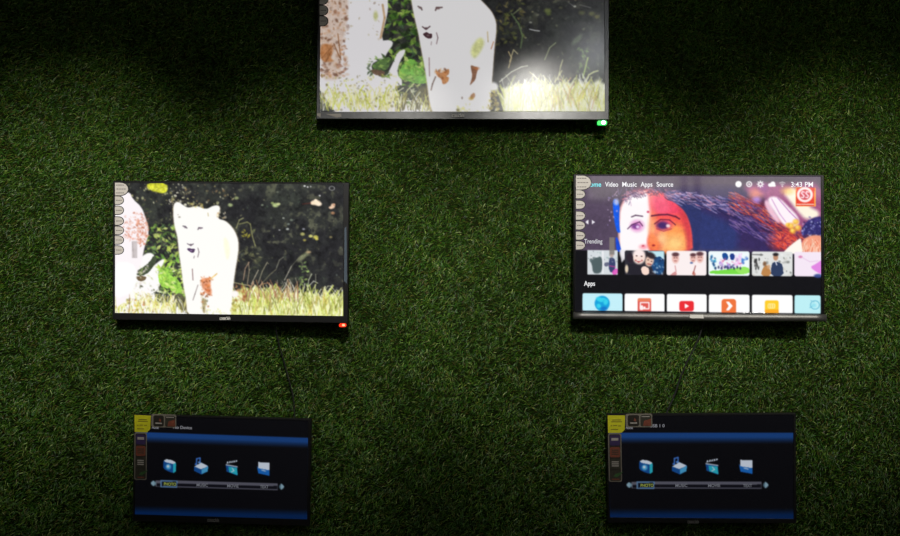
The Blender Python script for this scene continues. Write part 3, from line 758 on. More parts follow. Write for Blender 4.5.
    for k in range(50):
        a = rng.uniform(0, 6.28); r = rng.uniform(3, 11)
        p.line([(783 + r * .5 * math.cos(a), 241 + r * .4 * math.sin(a)), (783 + r * math.cos(a), 241 + r * .8 * math.sin(a))], .7, [(255, 120, 90), (236, 76, 50), (130, 40, 80)][k % 3], .8)
    # glowing hand and flowers
    p.poly([(742, 186), (758, 184), (790, 184), (823, 182), (823, 222), (812, 224), (804, 232), (796, 232), (782, 222), (770, 206), (764, 196), (752, 196)], (176, 90, 140), .85, 1, 3)
    p.ell(756, 194, 6, 5, (240, 150, 130), .8, .6); p.ell(757, 200, 4, 3, (190, 150, 240), .8, .6)
    p.ell(764, 188, 5, 4, (150, 80, 150), .7, .6)
    p.poly([(764, 202), (768, 199), (776, 214), (782, 224), (776, 222), (768, 212)], (250, 206, 226), .9, 1, 1.2)
    p.poly([(767, 200), (772, 196), (780, 198), (790, 208), (798, 216), (800, 224), (793, 228), (784, 226), (776, 214)], (255, 244, 250), 1, 1, 1.2)
    p.poly([(783, 192), (796, 186), (808, 206), (820, 212), (818, 218), (806, 220), (800, 214), (792, 204)], (255, 246, 226), 1, 1, 2)
    p.line([(772, 199), (780, 214), (786, 222)], 1, (206, 150, 206), .8); p.line([(778, 198), (790, 212), (798, 220)], 1.1, (190, 120, 190), .8)
    p.ell(788, 191, 6, 3.6, (250, 200, 110), .7, .6)
    for x, y, r in [(791, 226, 3.4), (796, 222, 3), (798, 228, 3.2), (793, 231, 3), (788, 225, 2.2)]:
        p.ell(x, y, r, r * .9, (250, 180, 60), .9, .4); p.ell(x - .5, y - .6, r * .5, r * .5, (255, 226, 110), .9, .5)
    p.poly([(800, 236), (804, 224), (812, 218), (823, 216), (823, 236), (812, 234)], (50, 46, 110), 1, 1, .7)
    p.specks(rng, (802, 217, 822, 236), 70, (.5, 1.3), [(150, 150, 220), (200, 200, 240), (30, 30, 80), (84, 70, 150)], .8)
    p.poly([(802, 240), (812, 235), (823, 236), (823, 254), (800, 254)], (246, 160, 130), 1, 1, .7)
    p.grass(rng, 800, 822, 256, 50, (5, 14), (.6, 1.1), [(255, 200, 176), (230, 96, 60), (255, 226, 200)], .8)
    p.poly([(782, 254), (790, 246), (798, 240), (801, 238), (802, 246), (803, 254)], (255, 250, 240), 1, 1, .5)
    # red poster sign
    p.poly([(796, 187.4), (816, 187.6), (815.6, 206.6), (795.6, 206.6)], (250, 170, 76), 1)
    p.poly([(796.6, 187.8), (814.6, 188), (814.2, 206), (796.2, 206)], (232, 60, 40), 1)
    p.ell(805, 194.8, 6.6, 6.4, (255, 236, 236), 1, ring=.26)
    p.ell(805, 194.8, 5, 4.8, (206, 70, 86), 1, .1)
    for cx in (802.9, 807.2):
        p.line([(cx + 1.5, 192.2), (cx - .3, 191.6), (cx - 1.2, 193.2), (cx, 194.6), (cx + 1.3, 196), (cx + .4, 197.8), (cx - 1.4, 197.4)], 1.1, (255, 232, 240), 1)
    for a, b in [(797, 800.6), (801.6, 813.6)]:
        p.line([(a, 204.4), (b, 204.5)], 1.0, (255, 226, 210), 1)
    grain(p, .07, 1.1)
    # dim strip between the rows
    p.poly([(620, 250), (622, 263), (627, 256), (640, 250)], (240, 236, 240), .9, 0, .6)
    # thumbnails
    T = .0085
    ty0, ty1 = 250.2, 274.6

    def yt(x, y): return y + (x - 587) * T
    tiles = [(587.5, 618), (625, 665), (667, 707), (709, 750), (752.3, 792.8), (794.5, 823)]
    for i, (a, b) in enumerate(tiles):
        p.rrect(a, yt(a, ty0), b, yt(a, ty1), .5 if i == 0 else 2.0, [(214, 220, 224), (46, 44, 54), (252, 240, 240), (240, 250, 252), (226, 228, 226), (246, 232, 246)][i], 1.0, T)
    # 1: two dark jackets
    p.poly([(589, 260), (593, 257), (597, 258), (601, 256), (603, 262), (602, 272), (598, 274), (593, 273), (592, 264)], (66, 84, 86), .9, 1, .5)
    p.rrect(602.6, 251, 603.6, 274, .2, (246, 246, 250))
    p.poly([(609, 259), (612, 257), (616, 260), (615, 273), (609, 272)], (50, 60, 104), .95, 1, .4)
    p.poly([(604, 263), (609, 262), (609, 266), (605, 267)], (76, 80, 110), .8, 1)
    p.ell(612, 255.6, 1.8, 2, (190, 160, 150), .9, .4)
    p.line([(610, 266), (615.6, 267)], .8, (216, 60, 150), .9)
    p.poly([(613, 270), (618, 268), (618, 274.6), (612, 274.6)], (230, 80, 190), .85, 1)
    p.specks(rng, (588, 251, 618, 262), 26, (.5, 1.2), [(150, 176, 176), (246, 246, 246), (120, 130, 136)], .7)
    # grey barcode reflection over it
    p.rrect(609.6, 237.6, 614.8, 255, .3, (140, 132, 126), .85)
    for k in range(8):
        p.line([(610.2, 239 + k * 2), (614.2, 239 + k * 2)], .6, (100, 94, 90), .7)
    # 2: laughing couple
    p.poly([(648, 251.2), (664.6, 251.2), (664.6, 262), (652, 258)], (190, 230, 240), 1, 0, .5)
    p.poly([(650, 258), (664.6, 256), (664.6, 274), (656, 275), (652, 268)], (26, 70, 120), 1, 1)
    p.specks(rng, (653, 258, 664, 274), 26, (.6, 1.5), [(220, 236, 250), (60, 120, 170), (20, 40, 80)], .85)
    p.ell(639.5, 257, 6.4, 7.2, (250, 226, 216), 1, .15); p.ell(639, 253, 5.6, 3.5, (255, 240, 240), .8, .4)
    p.line([(636, 260.4), (639, 262), (642.4, 260.6)], 1.4, (170, 60, 60), .9); p.line([(637, 260.8), (641.6, 260.9)], .7, (255, 250, 250), 1)
    p.ell(637, 256, .9, .6, (70, 40, 40), .9); p.ell(642, 256.4, .9, .6, (70, 40, 40), .9)
    p.ell(650, 261, 4.2, 5.6, (236, 200, 180), 1, .2, .3); p.ell(651.4, 255.6, 5, 3, (40, 30, 36), .95, .3, .5)
    p.ell(648.6, 260, .8, .6, (60, 40, 40), .9); p.ell(652, 261.6, .8, .6, (60, 40, 40), .9); p.line([(648, 264), (651.6, 264.6)], .9, (150, 50, 50))
    p.poly([(625.5, 264), (636, 264), (646, 268), (656, 275), (625.5, 275)], (36, 34, 44), 1, 1)
    p.poly([(641, 268), (645, 266), (650, 269), (649, 275), (643, 275)], (250, 220, 206), 1, 1)
    p.ell(627, 269, 1.6, 4, (250, 230, 200), .9, .3)
    p.poly([(631, 252), (634, 258), (633, 264), (628, 262), (626, 256)], (44, 34, 46), .95, 1)
    # 3: three people on pale ground
    for cx, cy, s_ in [(676, 258.6, 1.0), (693.6, 258.4, .85), (700.4, 258, 1.0)]:
        p.ell(cx, cy, 3.6 * s_, 5 * s_, (236, 190, 180), 1, .2); p.ell(cx, cy - 4 * s_, 3.6 * s_, 2.1 * s_, (96, 60, 66), 1, .3)
        p.line([(cx - 1.6, cy - .6), (cx - .6, cy - .6)], .7, (110, 60, 60)); p.line([(cx + .8, cy - .6), (cx + 1.8, cy - .6)], .7, (110, 60, 60)); p.line([(cx - 1, cy + 2.4), (cx + 1, cy + 2.4)], .7, (170, 90, 90))
    p.ell(692, 263, 1.6, 1, (60, 90, 150), .8)
    p.line([(675.6, 266), (676.6, 272)], 1, (214, 150, 150), .9); p.poly([(671, 274.6), (676, 271), (678, 275.5), (671, 275.5)], (200, 110, 110), .7, 1)
    p.line([(696, 266), (693.6, 274)], 1, (150, 80, 80), .9); p.poly([(692, 275), (694, 270), (697, 275.6)], (190, 96, 80), .7, 1)
    # 4: cartoon-like group on green
    p.poly([(709.6, 271), (722, 270.4), (736, 268), (749.6, 267.6), (749.6, 274.6), (711, 274.4)], (120, 222, 70), 1, 1)
    p.poly([(734, 268), (749.4, 266.4), (749.4, 274), (740, 274.4)], (150, 232, 96), 1, 1)
    p.poly([(722, 253.4), (728, 253), (729, 260), (724, 260.6)], (20, 76, 150), 1, 1); p.poly([(730, 254), (735, 253.4), (735, 260), (731, 260.4)], (30, 60, 140), 1, 1)
    p.specks(rng, (711, 256, 716, 269), 16, (.8, 1.6), [(60, 200, 206), (40, 130, 190), (20, 70, 130)], .9)
    p.specks(rng, (720, 259, 742, 269), 46, (.8, 1.7), [(246, 176, 220), (220, 96, 150), (150, 110, 220), (246, 220, 236), (60, 60, 130)], .85)
    p.specks(rng, (736, 254, 742, 266), 14, (1, 2), [(250, 176, 236), (240, 206, 250)], .9)
    p.specks(rng, (742, 258, 748, 264), 10, (.8, 1.6), [(40, 90, 190), (90, 160, 230)], .95)
    for k in range(9): p.ell(716 + k * 3.1, 268.4 - (k % 2), 1, 1.5, (50, 50, 96), .85, .4)
    # 5: man in blue jacket
    p.specks(rng, (753, 254, 792, 276), 60, (.6, 1.7), [(250, 250, 250), (150, 150, 146), (96, 100, 96), (206, 200, 190)], .75)
    p.line([(753, 254.6), (763, 255)], 1.2, (110, 110, 110), .9)
    for k in range(12): p.ell(755 + rng.uniform(0, 5), 263 + rng.uniform(-4, 6), .8, 1.6, (50, 50, 50), .8, .4)
    p.poly([(761, 276), (763, 268), (767, 265), (770, 268), (772, 276)], (190, 130, 70), .95, 1); p.ell(765, 264, 1.8, 2.4, (120, 80, 50), .9, .4); p.ell(769, 267, 1.7, 2.2, (206, 160, 120), .9, .4)
    p.poly([(771, 276.4), (771.6, 266), (773.4, 262), (779.4, 262), (783, 265), (784, 276.4)], (46, 62, 96), 1, 1)
    p.ell(776, 257.4, 2.5, 3.4, (190, 140, 110), 1, .2); p.ell(776, 254.6, 2.9, 1.7, (36, 32, 36), 1, .3); p.line([(776, 262), (777, 265)], 1, (240, 240, 250))
    # 6: pink and white
    p.poly([(810, 267), (816, 264), (823, 259), (823, 275), (816, 272)], (226, 130, 226), .95, 1, .5)
    p.ell(800.6, 257, 2, 1.3, (214, 120, 170), .85, .4); p.line([(803, 258), (810, 262), (818, 261)], .8, (230, 200, 230)); p.ell(818, 276, 4, 2, (50, 70, 140), .9, .3)
    # app cards
    ay0, ay1 = 293.2, 310.6
    cards = [(582.6, 622.8), (625, 665), (667.4, 707.2), (709.4, 750), (752.4, 792.8), (794.8, 820.6)]
    for i, (a, b) in enumerate(cards):
        y0 = ay0 + (a - 582) * .0095; y1 = ay1 + (a - 582) * .0125
        p.rrect(a, y0, b, y1, 1.8, [(196, 240, 250), (255, 255, 255), (255, 255, 255), (255, 255, 255), (255, 255, 255), (190, 240, 246)][i], 1.0, .0095)
        p.rrect(a, y0 + 5, b, y1, .2, [(196, 240, 250), (255, 255, 255), (255, 255, 255), (255, 255, 255), (255, 255, 255), (190, 240, 246)][i], 1.0, .0115)
    p.ell(602.4, 303.4, 7.6, 7.6, (20, 160, 220), 1, .08)
    for x, y, rx, ry, a in [(600, 299.6, 4, 2.2, .4), (606, 302, 2.2, 3, .2), (599, 306, 2.4, 2, .8), (603.6, 299, 2, 1.2, 0)]:
        p.ell(x, y, rx, ry, (60, 216, 240), .9, .3, a)
    p.ell(604, 308.6, 3.4, 2, (20, 110, 200), .8, .4)
    p.rrect(638, 298.2, 651.6, 313.4, 2.4, (226, 92, 84)); p.rrect(638, 298.2, 651.6, 301.4, 1.4, (240, 140, 96), .8)
    p.rrect(640.2, 302, 650, 309.4, .8, (255, 244, 244)); p.rrect(641.4, 303.2, 648.8, 308.2, .5, (226, 92, 84)); p.rrect(640.2, 305.4, 643.4, 310, .6, (255, 244, 244)); p.rrect(643.6, 306.6, 646, 309, .4, (255, 244, 244))
    p.rrect(679.8, 301, 694.4, 311.2, 2.4, (236, 44, 52)); p.poly([(685.4, 303.6), (685.4, 308.6), (689.6, 306.1)], (255, 255, 255), 1, 0, .3)
    p.rrect(722, 299, 736.6, 315, 3, (240, 116, 60)); p.poly([(726.4, 301.6), (729.4, 301.6), (733.2, 306), (729.4, 310.4), (726.4, 310.4), (729.2, 306)], (255, 255, 255), 1, 0, .3)
    p.rrect(765.2, 300.4, 779, 315, 2, (255, 206, 40)); p.rrect(765.2, 309.6, 779, 315, .6, (250, 160, 40), .8); p.rrect(768, 303.4, 775.6, 308.6, 1.6, (255, 240, 150)); 
    for x in (769.4, 771.6, 773.8): p.line([(x, 304.6), (x, 307.4)], .7, (250, 190, 40))
    p.ell(815, 305, 4.4, 4.2, (110, 190, 216), .9, ring=.16); p.line([(810, 307.6), (813, 306)], .9, (110, 190, 216)); p.line([(811, 300.6), (814, 302)], .8, (130, 200, 220))
    p.ell(813.8, 305.4, 2.4, 2, (150, 226, 240), .9, .4)
    # last card bottom row clipped by a dark line
    p.poly([(574, 310.6), (823, 313.6), (823, 316), (574, 313)], (20, 18, 30), 1)
    # status icons
    p.ell(739, 184.2, 3.2, 3.2, (248, 248, 248), 1, .12)
    p.ell(749.6, 184.2, 2.4, 2.4, (240, 240, 240), 1, ring=.34); p.ell(749.6, 184.2, 1, 1, (240, 240, 240), 1, .3)
    for k in range(8):
        a = k * math.pi / 4
        p.line([(760.8 + 1.8 * math.cos(a), 184.2 + 1.8 * math.sin(a)), (760.8 + 3.1 * math.cos(a), 184.2 + 3.1 * math.sin(a))], 1.2, (240, 240, 240))
    p.ell(760.8, 184.2, 1.7, 1.7, (240, 240, 240), 1, ring=.45)
    p.ell(770.6, 185, 2.2, 1.8, (245, 245, 245), 1, .15); p.ell(773.2, 183.8, 2.4, 2.3, (245, 245, 245), 1, .15); p.rrect(769, 184.4, 776, 186.8, 1, (245, 245, 245))
    p.line([(780, 183), (782.6, 182.2), (785.2, 183)], .9, (200, 200, 200)); p.line([(781.2, 184.6), (782.6, 184.1), (784, 184.6)], .9, (200, 200, 200)); p.ell(782.6, 186.2, .8, .8, (230, 230, 230))
    # page arrows
    p.poly([(588.4, 219.8), (588.4, 224.6), (585.4, 222.2)], (240, 236, 245)); p.poly([(592, 219.8), (592, 224.6), (595, 222.2)], (240, 236, 245))
    return p


# ---- picture: dark media menu (both lower televisions); s maps a point of the right one to the left one
def picture_media(quad, ref, seed):
    rng = np.random.default_rng(seed)
    p = Paint(ref, (6, 6, 10), 2.0)
    nrm = np.clip((p.Y - 433) / 8.0, 0, 1)
    a = ((p.Y > 432.4) & (p.Y < 444)) * (1 - np.clip((p.Y - 437) / 7, 0, 1)) * np.clip((p.Y - 432.4) * 2, 0, 1)
    p.c[:] = p.c * (1 - a[..., None]) + np.array((22, 62, 122)) / 255 * a[..., None]
    b = np.clip((p.Y - 508) / 7, 0, 1)
    p.c[:] = p.c * (1 - b[..., None]) + np.array((4, 32, 74)) / 255 * b[..., None]
    x0 = 608
    # camera
    W, Lb, Db, Cy = (196, 206, 220), (72, 158, 202), (16, 70, 136), (40, 176, 190)
    p.poly([(639.4, 461), (643, 460), (649, 461), (653.4, 463), (653, 472.4), (650, 474), (641, 470.6), (639.4, 468)], Db, 1, 1)
    p.poly([(640, 461.2), (643, 459.8), (649, 460.6), (653, 462.8), (650, 464.4), (642, 462.8)], W, 1)
    p.poly([(650, 464.4), (653.2, 462.8), (653, 472), (650, 474)], Cy, .9); p.ell(645, 467.4, 2.8, 2.8, Lb, 1, .3); p.ell(644.6, 467, 1.3, 1.3, W, 1, .3)
    # music box
    p.poly([(672.4, 466.6), (680, 462), (687.6, 465.6), (687, 471), (680.4, 474.4), (672.6, 471)], Db, 1)
    p.poly([(672.6, 466.4), (680, 462.2), (687.4, 465.6), (680, 469)], W, 1); p.poly([(680.4, 469.2), (687.4, 465.8), (687, 471), (680.4, 474)], Lb, .9)
    p.line([(675, 464), (675, 458.4), (678.6, 457.4), (678.6, 462)], 1.3, (60, 110, 190)); p.ell(674.4, 464, 1.4, 1, (60, 110, 190)); p.ell(677.8, 462, 1.4, 1, (90, 140, 210))
    # clapper
    p.poly([(706.4, 464), (718.4, 466), (719, 474.6), (707, 470.6)], Db, 1); p.poly([(709, 465.4), (718.4, 466.6), (718.8, 474), (710, 471)], Cy, .9)
    for k in range(5): p.poly([(707 + k * 2.3, 462.6 - k * .5), (708.6 + k * 2.3, 462.2 - k * .5), (709.2 + k * 2.3, 460 - k * .4), (707.6 + k * 2.3, 460.4 - k * .4)], W, 1)
    p.line([(706.6, 463.6), (718.4, 465.4)], 1, W); p.line([(713, 467), (715, 469.4), (712.4, 471)], 1, W, .9)
    # folder
    p.poly([(739.4, 464.4), (752.6, 465.4), (753, 474), (741, 471.6)], Db, 1); p.poly([(741, 459.8), (752.8, 460.2), (753, 468), (741, 466.4)], W, 1)
    p.poly([(740, 466), (753, 468.2), (753, 473.6), (741, 471.4)], (24, 96, 176), 1); p.line([(744.6, 468), (748.6, 469)], .9, W)
    # label bar with arrows
    p.poly([(632, 481.6), (762, 481.4), (762, 488.6), (632, 488.4)], (84, 84, 96)); p.poly([(633, 484.6), (761.4, 484.4), (761.4, 487.8), (633, 487.6)], (14, 14, 22))
    p.poly([(637, 481.4), (655, 481.4), (655, 488.8), (637, 488.8)], (84, 116, 150)); p.poly([(638.2, 482.6), (653.8, 482.6), (653.8, 487.6), (638.2, 487.6)], (20, 24, 36))
    p.ell(629.6, 485, 2.6, 2.4, (110, 140, 156), 1, .3); p.poly([(626.6, 485), (630, 481.6), (630, 488.4)], (130, 160, 176))
    p.ell(766, 485, 2.4, 2.6, (90, 120, 136), 1, .3); p.poly([(769, 485), (765.6, 481.6), (765.6, 488.4)], (130, 160, 176))
    return p


# ------------------------------------------------------------------ televisions
def rounded(cx, cz, w, h, r, n=4):
    pts = []
    for sx, sz, a0 in ((1, 1, 0), (-1, 1, 90), (-1, -1, 180), (1, -1, 270)):
        for k in range(n + 1):
            a = math.radians(a0 + 90 * k / n)
            pts.append((cx + sx * (w / 2 - r) + r * math.cos(a), cz + sz * (h / 2 - r) + r * math.sin(a)))
    return pts


class TV:
    def __init__(s, centre, w, h, rot, label, group=None):
        s.w, s.h = w, h
        Rm = Euler(rot, 'XYZ').to_matrix()
        base = Vector(centre) + Rm @ Vector((0, 0, -h / 2))
        s.root = bpy.data.objects.new('television', None)
        COL.objects.link(s.root)
        s.root.location = base
        s.root.rotation_euler = rot
        s.base, s.R = base, Rm
        tag(s.root, label, 'television', group)

    def loc(s, px, py, off=0.0):
        """point of the front plane (off metres in front of it) measured at a photo pixel -> (x, z) on the set"""
        d = Vector(((px - 450) * PXM, -CAM_Y, -(py - 268) * PXM))
        n = s.R @ Vector((0, 1, 0))
        p0 = s.base - n * off
        t = (p0 - CAMP).dot(n) / d.dot(n)
        L = s.R.transposed() @ (CAMP + d * t - s.base)
        return L.x, L.z

    def pts(s, L, off=0.0):
        return [s.loc(x, y, off) for x, y in L]

    def shape(s, name, layers, parent=None):
        """layers: (photo outline, front offset, thickness, material)"""
        mb = MB()
        for out, off, th, m in layers:
            mb.prism(s.pts(out, off), -off, -off + th, m)
        return mb.build(name, parent or s.root)

    def shell(s, quad, bez, shell_m, depth=0.026):
        """quad: lit picture corners in the photo; bez: bezel material"""
        w, h = s.w, s.h
        (ax, az), (bx, bz), (cx, cz), (dx, dz) = s.pts(quad)
        # back shell with bevel and a thicker lower electronics bulge
        mb = MB()
        mb.box(-w / 2 + .002, w / 2 - .002, .008, .022, .002, h - .002, shell_m, .004)
        mb.box(-w * .36, w * .36, .018, depth + .004, h * .08, h * .66, shell_m, .006)
        s.body = mb.build('back_cover', s.root)
        br = MB()
        br.box(-.06, .06, depth + .003, depth + .010, h * .25, h * .55, 'steel')
        br.box(-.10, .10, .050, .058, h * .22, h * .60, 'steel')
        br.box(-.02, .02, depth + .008, .052, h * .30, h * .50, 'steel')
        br.build('wall_bracket', s.root)
        # bezel: outer rounded frame with the picture opening
        bm = bmesh.new()
        O = [(-w / 2, h), (w / 2, h), (w / 2, 0), (-w / 2, 0)]
        I = [(ax, az), (bx, bz), (cx, cz), (dx, dz)]
        c = .0016
        def ring(P, y, ins=0):
            q = [(P[0][0] + ins, P[0][1] - ins), (P[1][0] - ins, P[1][1] - ins), (P[2][0] - ins, P[2][1] + ins), (P[3][0] + ins, P[3][1] + ins)]
            return [bm.verts.new((x, y, z)) for x, z in q]
        rings = [ring(O, .012), ring(O, c), ring(O, 0, c), ring(I, 0, -.0006), ring(I, .0025), ring(I, .012)]
        for a, b in zip(rings, rings[1:] + rings[:1]):
            for k in range(4):
                bm.faces.new((a[k], a[(k + 1) % 4], b[(k + 1) % 4], b[k]))
        bmesh.ops.recalc_face_normals(bm, faces=bm.faces)
        me = bpy.data.meshes.new('bezel'); bm.to_mesh(me); bm.free()
        me.materials.append(M[bez])
        s.bezel = new_obj('bezel', me, s.root)

    def screen(s, quad, paint, gain, rough, spec=0.5, label=None):
        C = s.pts(quad, -.0022)
        ny, nx = paint.X.shape
        u, v = np.meshgrid(np.linspace(0, 1, nx), np.linspace(0, 1, ny))
        C = np.array(C)
        P = (C[0] * (1 - u)[..., None] + C[1] * u[..., None]) * (1 - v)[..., None] + (C[3] * (1 - u)[..., None] + C[2] * u[..., None]) * v[..., None]
        front = np.stack([P[..., 0].ravel(), np.full(nx * ny, .0022), P[..., 1].ravel()], 1)
        back = np.array([[C[k][0], .0075, C[k][1]] for k in range(4)])
        V = np.concatenate([front, back])
        idx = np.arange(nx * ny).reshape(ny, nx)
        q = np.stack([idx[:-1, :-1], idx[1:, :-1], idx[1:, 1:], idx[:-1, 1:]], -1).reshape(-1, 4)
        n0 = nx * ny
        cr = [idx[0, 0], idx[0, -1], idx[-1, -1], idx[-1, 0]]
        extra = np.array([[n0, n0 + 1, n0 + 2, n0 + 3]])
        q = np.concatenate([q, extra])
        edges = [list(idx[0, :]) + [n0 + 1, n0], list(idx[:, -1]) + [n0 + 2, n0 + 1], list(idx[-1, ::-1]) + [n0 + 3, n0 + 2], list(idx[::-1, 0]) + [n0, n0 + 3]]
        loops = np.concatenate([q.ravel()] + [np.array(e[::-1]) for e in edges])
        tot = np.concatenate([np.full(len(q), 4), [len(e) for e in edges]])
        start = np.concatenate([[0], np.cumsum(tot)[:-1]])
        me = bpy.data.meshes.new('screen')
        me.vertices.add(len(V)); me.vertices.foreach_set('co', V.ravel())
        me.loops.add(len(loops)); me.loops.foreach_set('vertex_index', loops.astype(np.int32))
        me.polygons.add(len(tot)); me.polygons.foreach_set('loop_start', start.astype(np.int32))
        me.update(calc_edges=True)
        pc = paint.c
        for ax in (0, 1):
            q_ = pc.copy(); sl0 = [slice(None)] * 3; sl1 = list(sl0); sl2 = list(sl0)
            sl0[ax] = slice(1, -1); sl1[ax] = slice(0, -2); sl2[ax] = slice(2, None)
            q_[tuple(sl0)] = pc[tuple(sl0)] * .44 + (pc[tuple(sl1)] + pc[tuple(sl2)]) * .28
            pc = q_
        c = np.clip(pc.reshape(-1, 3), 0, 1)
        c = np.where(c <= .04045, c / 12.92, ((c + .055) / 1.055) ** 2.4)
        c = np.concatenate([c, np.zeros((4, 3))])
        at = me.color_attributes.new('picture', 'FLOAT_COLOR', 'POINT')
        at.data.foreach_set('color', np.concatenate([c, np.ones((len(c), 1))], 1).astype(np.float32).ravel())
        m = bpy.data.materials.new('screen_panel')
        m.use_nodes = True
        nt = m.node_tree
        b = nt.nodes['Principled BSDF']
        b.inputs['Base Color'].default_value = (.006, .006, .007, 1)
        b.inputs['Roughness'].default_value = rough
        b.inputs['Specular IOR Level'].default_value = spec
        a = nt.nodes.new('ShaderNodeAttribute'); a.attribute_name = 'picture'
        nt.links.new(a.outputs['Color'], b.inputs['Emission Color'])
        b.inputs['Emission Strength'].default_value = gain
        me.materials.append(m)
        s.scr = new_obj('screen', me, s.root)
        if label: s.scr['label'] = label
        return s.scr

    def text(s, body, x0, x1, y, hpx, m, name='screen_text', tilt=0.0, off=.0004, bold=.01):
        """flat lettering of cap height hpx whose middle is at photo row y"""
        cu = bpy.data.curves.new(name, 'FONT')
        cu.body = body; cu.offset = bold
        to = bpy.data.objects.new(name, cu)
        COL.objects.link(to)
        dg = bpy.context.evaluated_depsgraph_get()
        me = bpy.data.meshes.new_from_object(to.evaluated_get(dg))
        bpy.data.objects.remove(to); bpy.data.curves.remove(cu)
        n = len(me.vertices)
        co = np.empty(n * 3); me.vertices.foreach_get('co', co); co = co.reshape(-1, 3)
        mn, mx = co[:, 0].min(), co[:, 0].max()
        CAP = 0.69
        out = np.empty_like(co)
        for i in range(n):
            fx = (co[i, 0] - mn) / (mx - mn)
            px = x0 + (x1 - x0) * fx
            py = y + hpx / 2 - co[i, 1] / CAP * hpx + (px - x0) * tilt
            lx, lz = s.loc(px, py, off)
            out[i] = (lx, -off, lz)
        me.vertices.foreach_set('co', out.ravel())
        me.update()
        me.materials.clear(); me.materials.append(M[m])
        return new_obj(name, me, s.scr)

    def badge(s, x0, x1, y0, y1, m, tilt=0.0):
        """tiny printed maker's mark, a row of rounded glyphs too small to read"""
        mb = MB()
        n = 6
        wd = (x1 - x0) / n
        for k in range(n):
            a = x0 + k * wd; t0, t1 = y0 + .25 + (a - x0) * tilt, y1 + (a - x0) * tilt
            if k >= 4: t0 -= .7
            th = wd * .3
            if k in (0, 3):
                polys = [[(a, t0), (a + wd * .85, t0), (a + wd * .85, t0 + .5), (a, t0 + .5)], [(a, t1 - .5), (a + wd * .85, t1 - .5), (a + wd * .85, t1), (a, t1)], [(a, t0), (a + th, t0), (a + th, t1), (a, t1)]]
            elif k in (1, 2):
                polys = [[(a, t0), (a + th, t0), (a + th, t1), (a, t1)], [(a + wd * .55, t0), (a + wd * .85, t0), (a + wd * .85, t1), (a + wd * .55, t1)], [(a, t0), (a + wd * .85, t0), (a + wd * .85, t0 + .6), (a, t0 + .6)]]
            else:
                polys = [[(a, t0), (a + th, t0), (a + th, t1), (a, t1)], [(a, t1 - .9), (a + wd * .85, t1 - .9), (a + wd * .85, t1 - .3), (a, t1 - .3)], [(a + wd * .55, t0 + .8), (a + wd * .85, t0 + .8), (a + wd * .85, t1), (a + wd * .55, t1)]]
            for pl in polys:
                mb.prism(s.pts(pl, .0042), -.0042, -.0002, m)
        return mb.build('maker_badge', s.root)

    def lobe(s, x0, x1, yc, hh, lines):
        """half-oval feature sticker at the left edge of the glass"""
        def half(g):
            P = [(x0, yc - hh - g)]
            for k in range(13):
                a = math.radians(-90 + 15 * k)
                P.append((x0 + (x1 - x0) * .35 + ((x1 - x0) * .65 + g) * math.cos(a) ** .9 if k not in (0, 12) else x0 + (x1 - x0) * .35, yc + (hh + g) * math.sin(a)))
            P.append((x0, yc + hh + g))
            return P
        L = [(half(.8), .0007, .0005, 'rim'), (half(0), .0010, .0003, 'lobe')]
        for k in range(lines):
            yy = yc + (k - (lines - 1) / 2) * hh * .62
            xa, xb = x0 + 1 + .5 * (k % 2), x0 + (x1 - x0) * (.86 if k == (lines - 1) // 2 else .72)
            n = 4
            for j in range(n):
                a = xa + (xb - xa) * j / n
                L.append(([(a, yy - .38), (a + (xb - xa) / n * .8, yy - .38), (a + (xb - xa) / n * .8, yy + .38), (a, yy + .38)], .0012, .0002, 'ink'))
        return s.shape('feature_sticker', L)


def oc(x0, y0, x1, y1, c=1.2):
    """cut-corner rectangle outline"""
    return [(x0 + c, y0), (x1 - c, y0), (x1, y0 + c), (x1, y1 - c), (x1 - c, y1), (x0 + c, y1), (x0, y1 - c), (x0, y0 + c)]


YF = -.062
# ---- top
quad = [(321.2, -49.5), (604.6, -49.5), (604.8, 111.2), (319.6, 111.7)]
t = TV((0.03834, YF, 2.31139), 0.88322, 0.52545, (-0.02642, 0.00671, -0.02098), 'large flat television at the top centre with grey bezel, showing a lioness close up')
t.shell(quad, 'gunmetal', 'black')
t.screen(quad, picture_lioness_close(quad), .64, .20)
t.badge(452, 464.4, 114.2, 117, 'logo')
for yc in (21, 10.3, -.5, -11.3, -22): t.lobe(319.6, 327.6, yc, 4.6, 1)
t.lobe(320, 336, -38, 8.5, 3)
t.shape('bezel_film_and_gloss', [([(317, 113.2), (320.8, 113.4), (320.4, 117.0), (317.2, 115.8)], .0012, .0010, 'film_rim'),
                       ([(326, 114), (341, 113.6), (341.4, 116.6), (337, 117.6)], .0012, .0010, 'film_rim')])
ind = t.shape('indicator_light', [(oc(597.4, 120.6, 607, 125, 1), .002, .008, 'green_led'), (oc(601.6, 120.8, 605.4, 124.2, .8), .003, .002, 'green_core')])
ind['label'] = 'glowing green light under the right corner'

# ---- left
quad = [(115, 183), (343.3, 184), (343, 316), (114.8, 312.8)]
t = TV((-0.66619, YF, 1.64963), 0.72304, 0.42358, (0.01804, 0.01191, -0.04453), 'black flat television at middle left showing a pale lioness walking through grass')
t.shell(quad, 'black', 'black')
t.screen(quad, picture_lioness(quad), 1.0, .10)
t.badge(219.6, 230.4, 317.2, 320, 'logo')
t.lobe(115, 128, 189, 6.3, 3)
for yc in (200.3, 210.3, 221, 230.4, 240, 250): t.lobe(115, 123.2, yc, 3.9, 1)
ind = t.shape('indicator_light', [(oc(339, 323.6, 346, 327, 1), .002, .008, 'red_led'), (oc(342, 324, 345, 326.2, .6), .003, .002, 'red_core')])
ind['label'] = 'glowing red light under the right corner'
t.shape('bezel_film_and_gloss', [([(344.6, 228), (346.4, 226.6), (347.2, 284), (344, 281)], .0012, .0010, 'painted_gloss')])  # pale strip stands in for a reflection on the right bezel

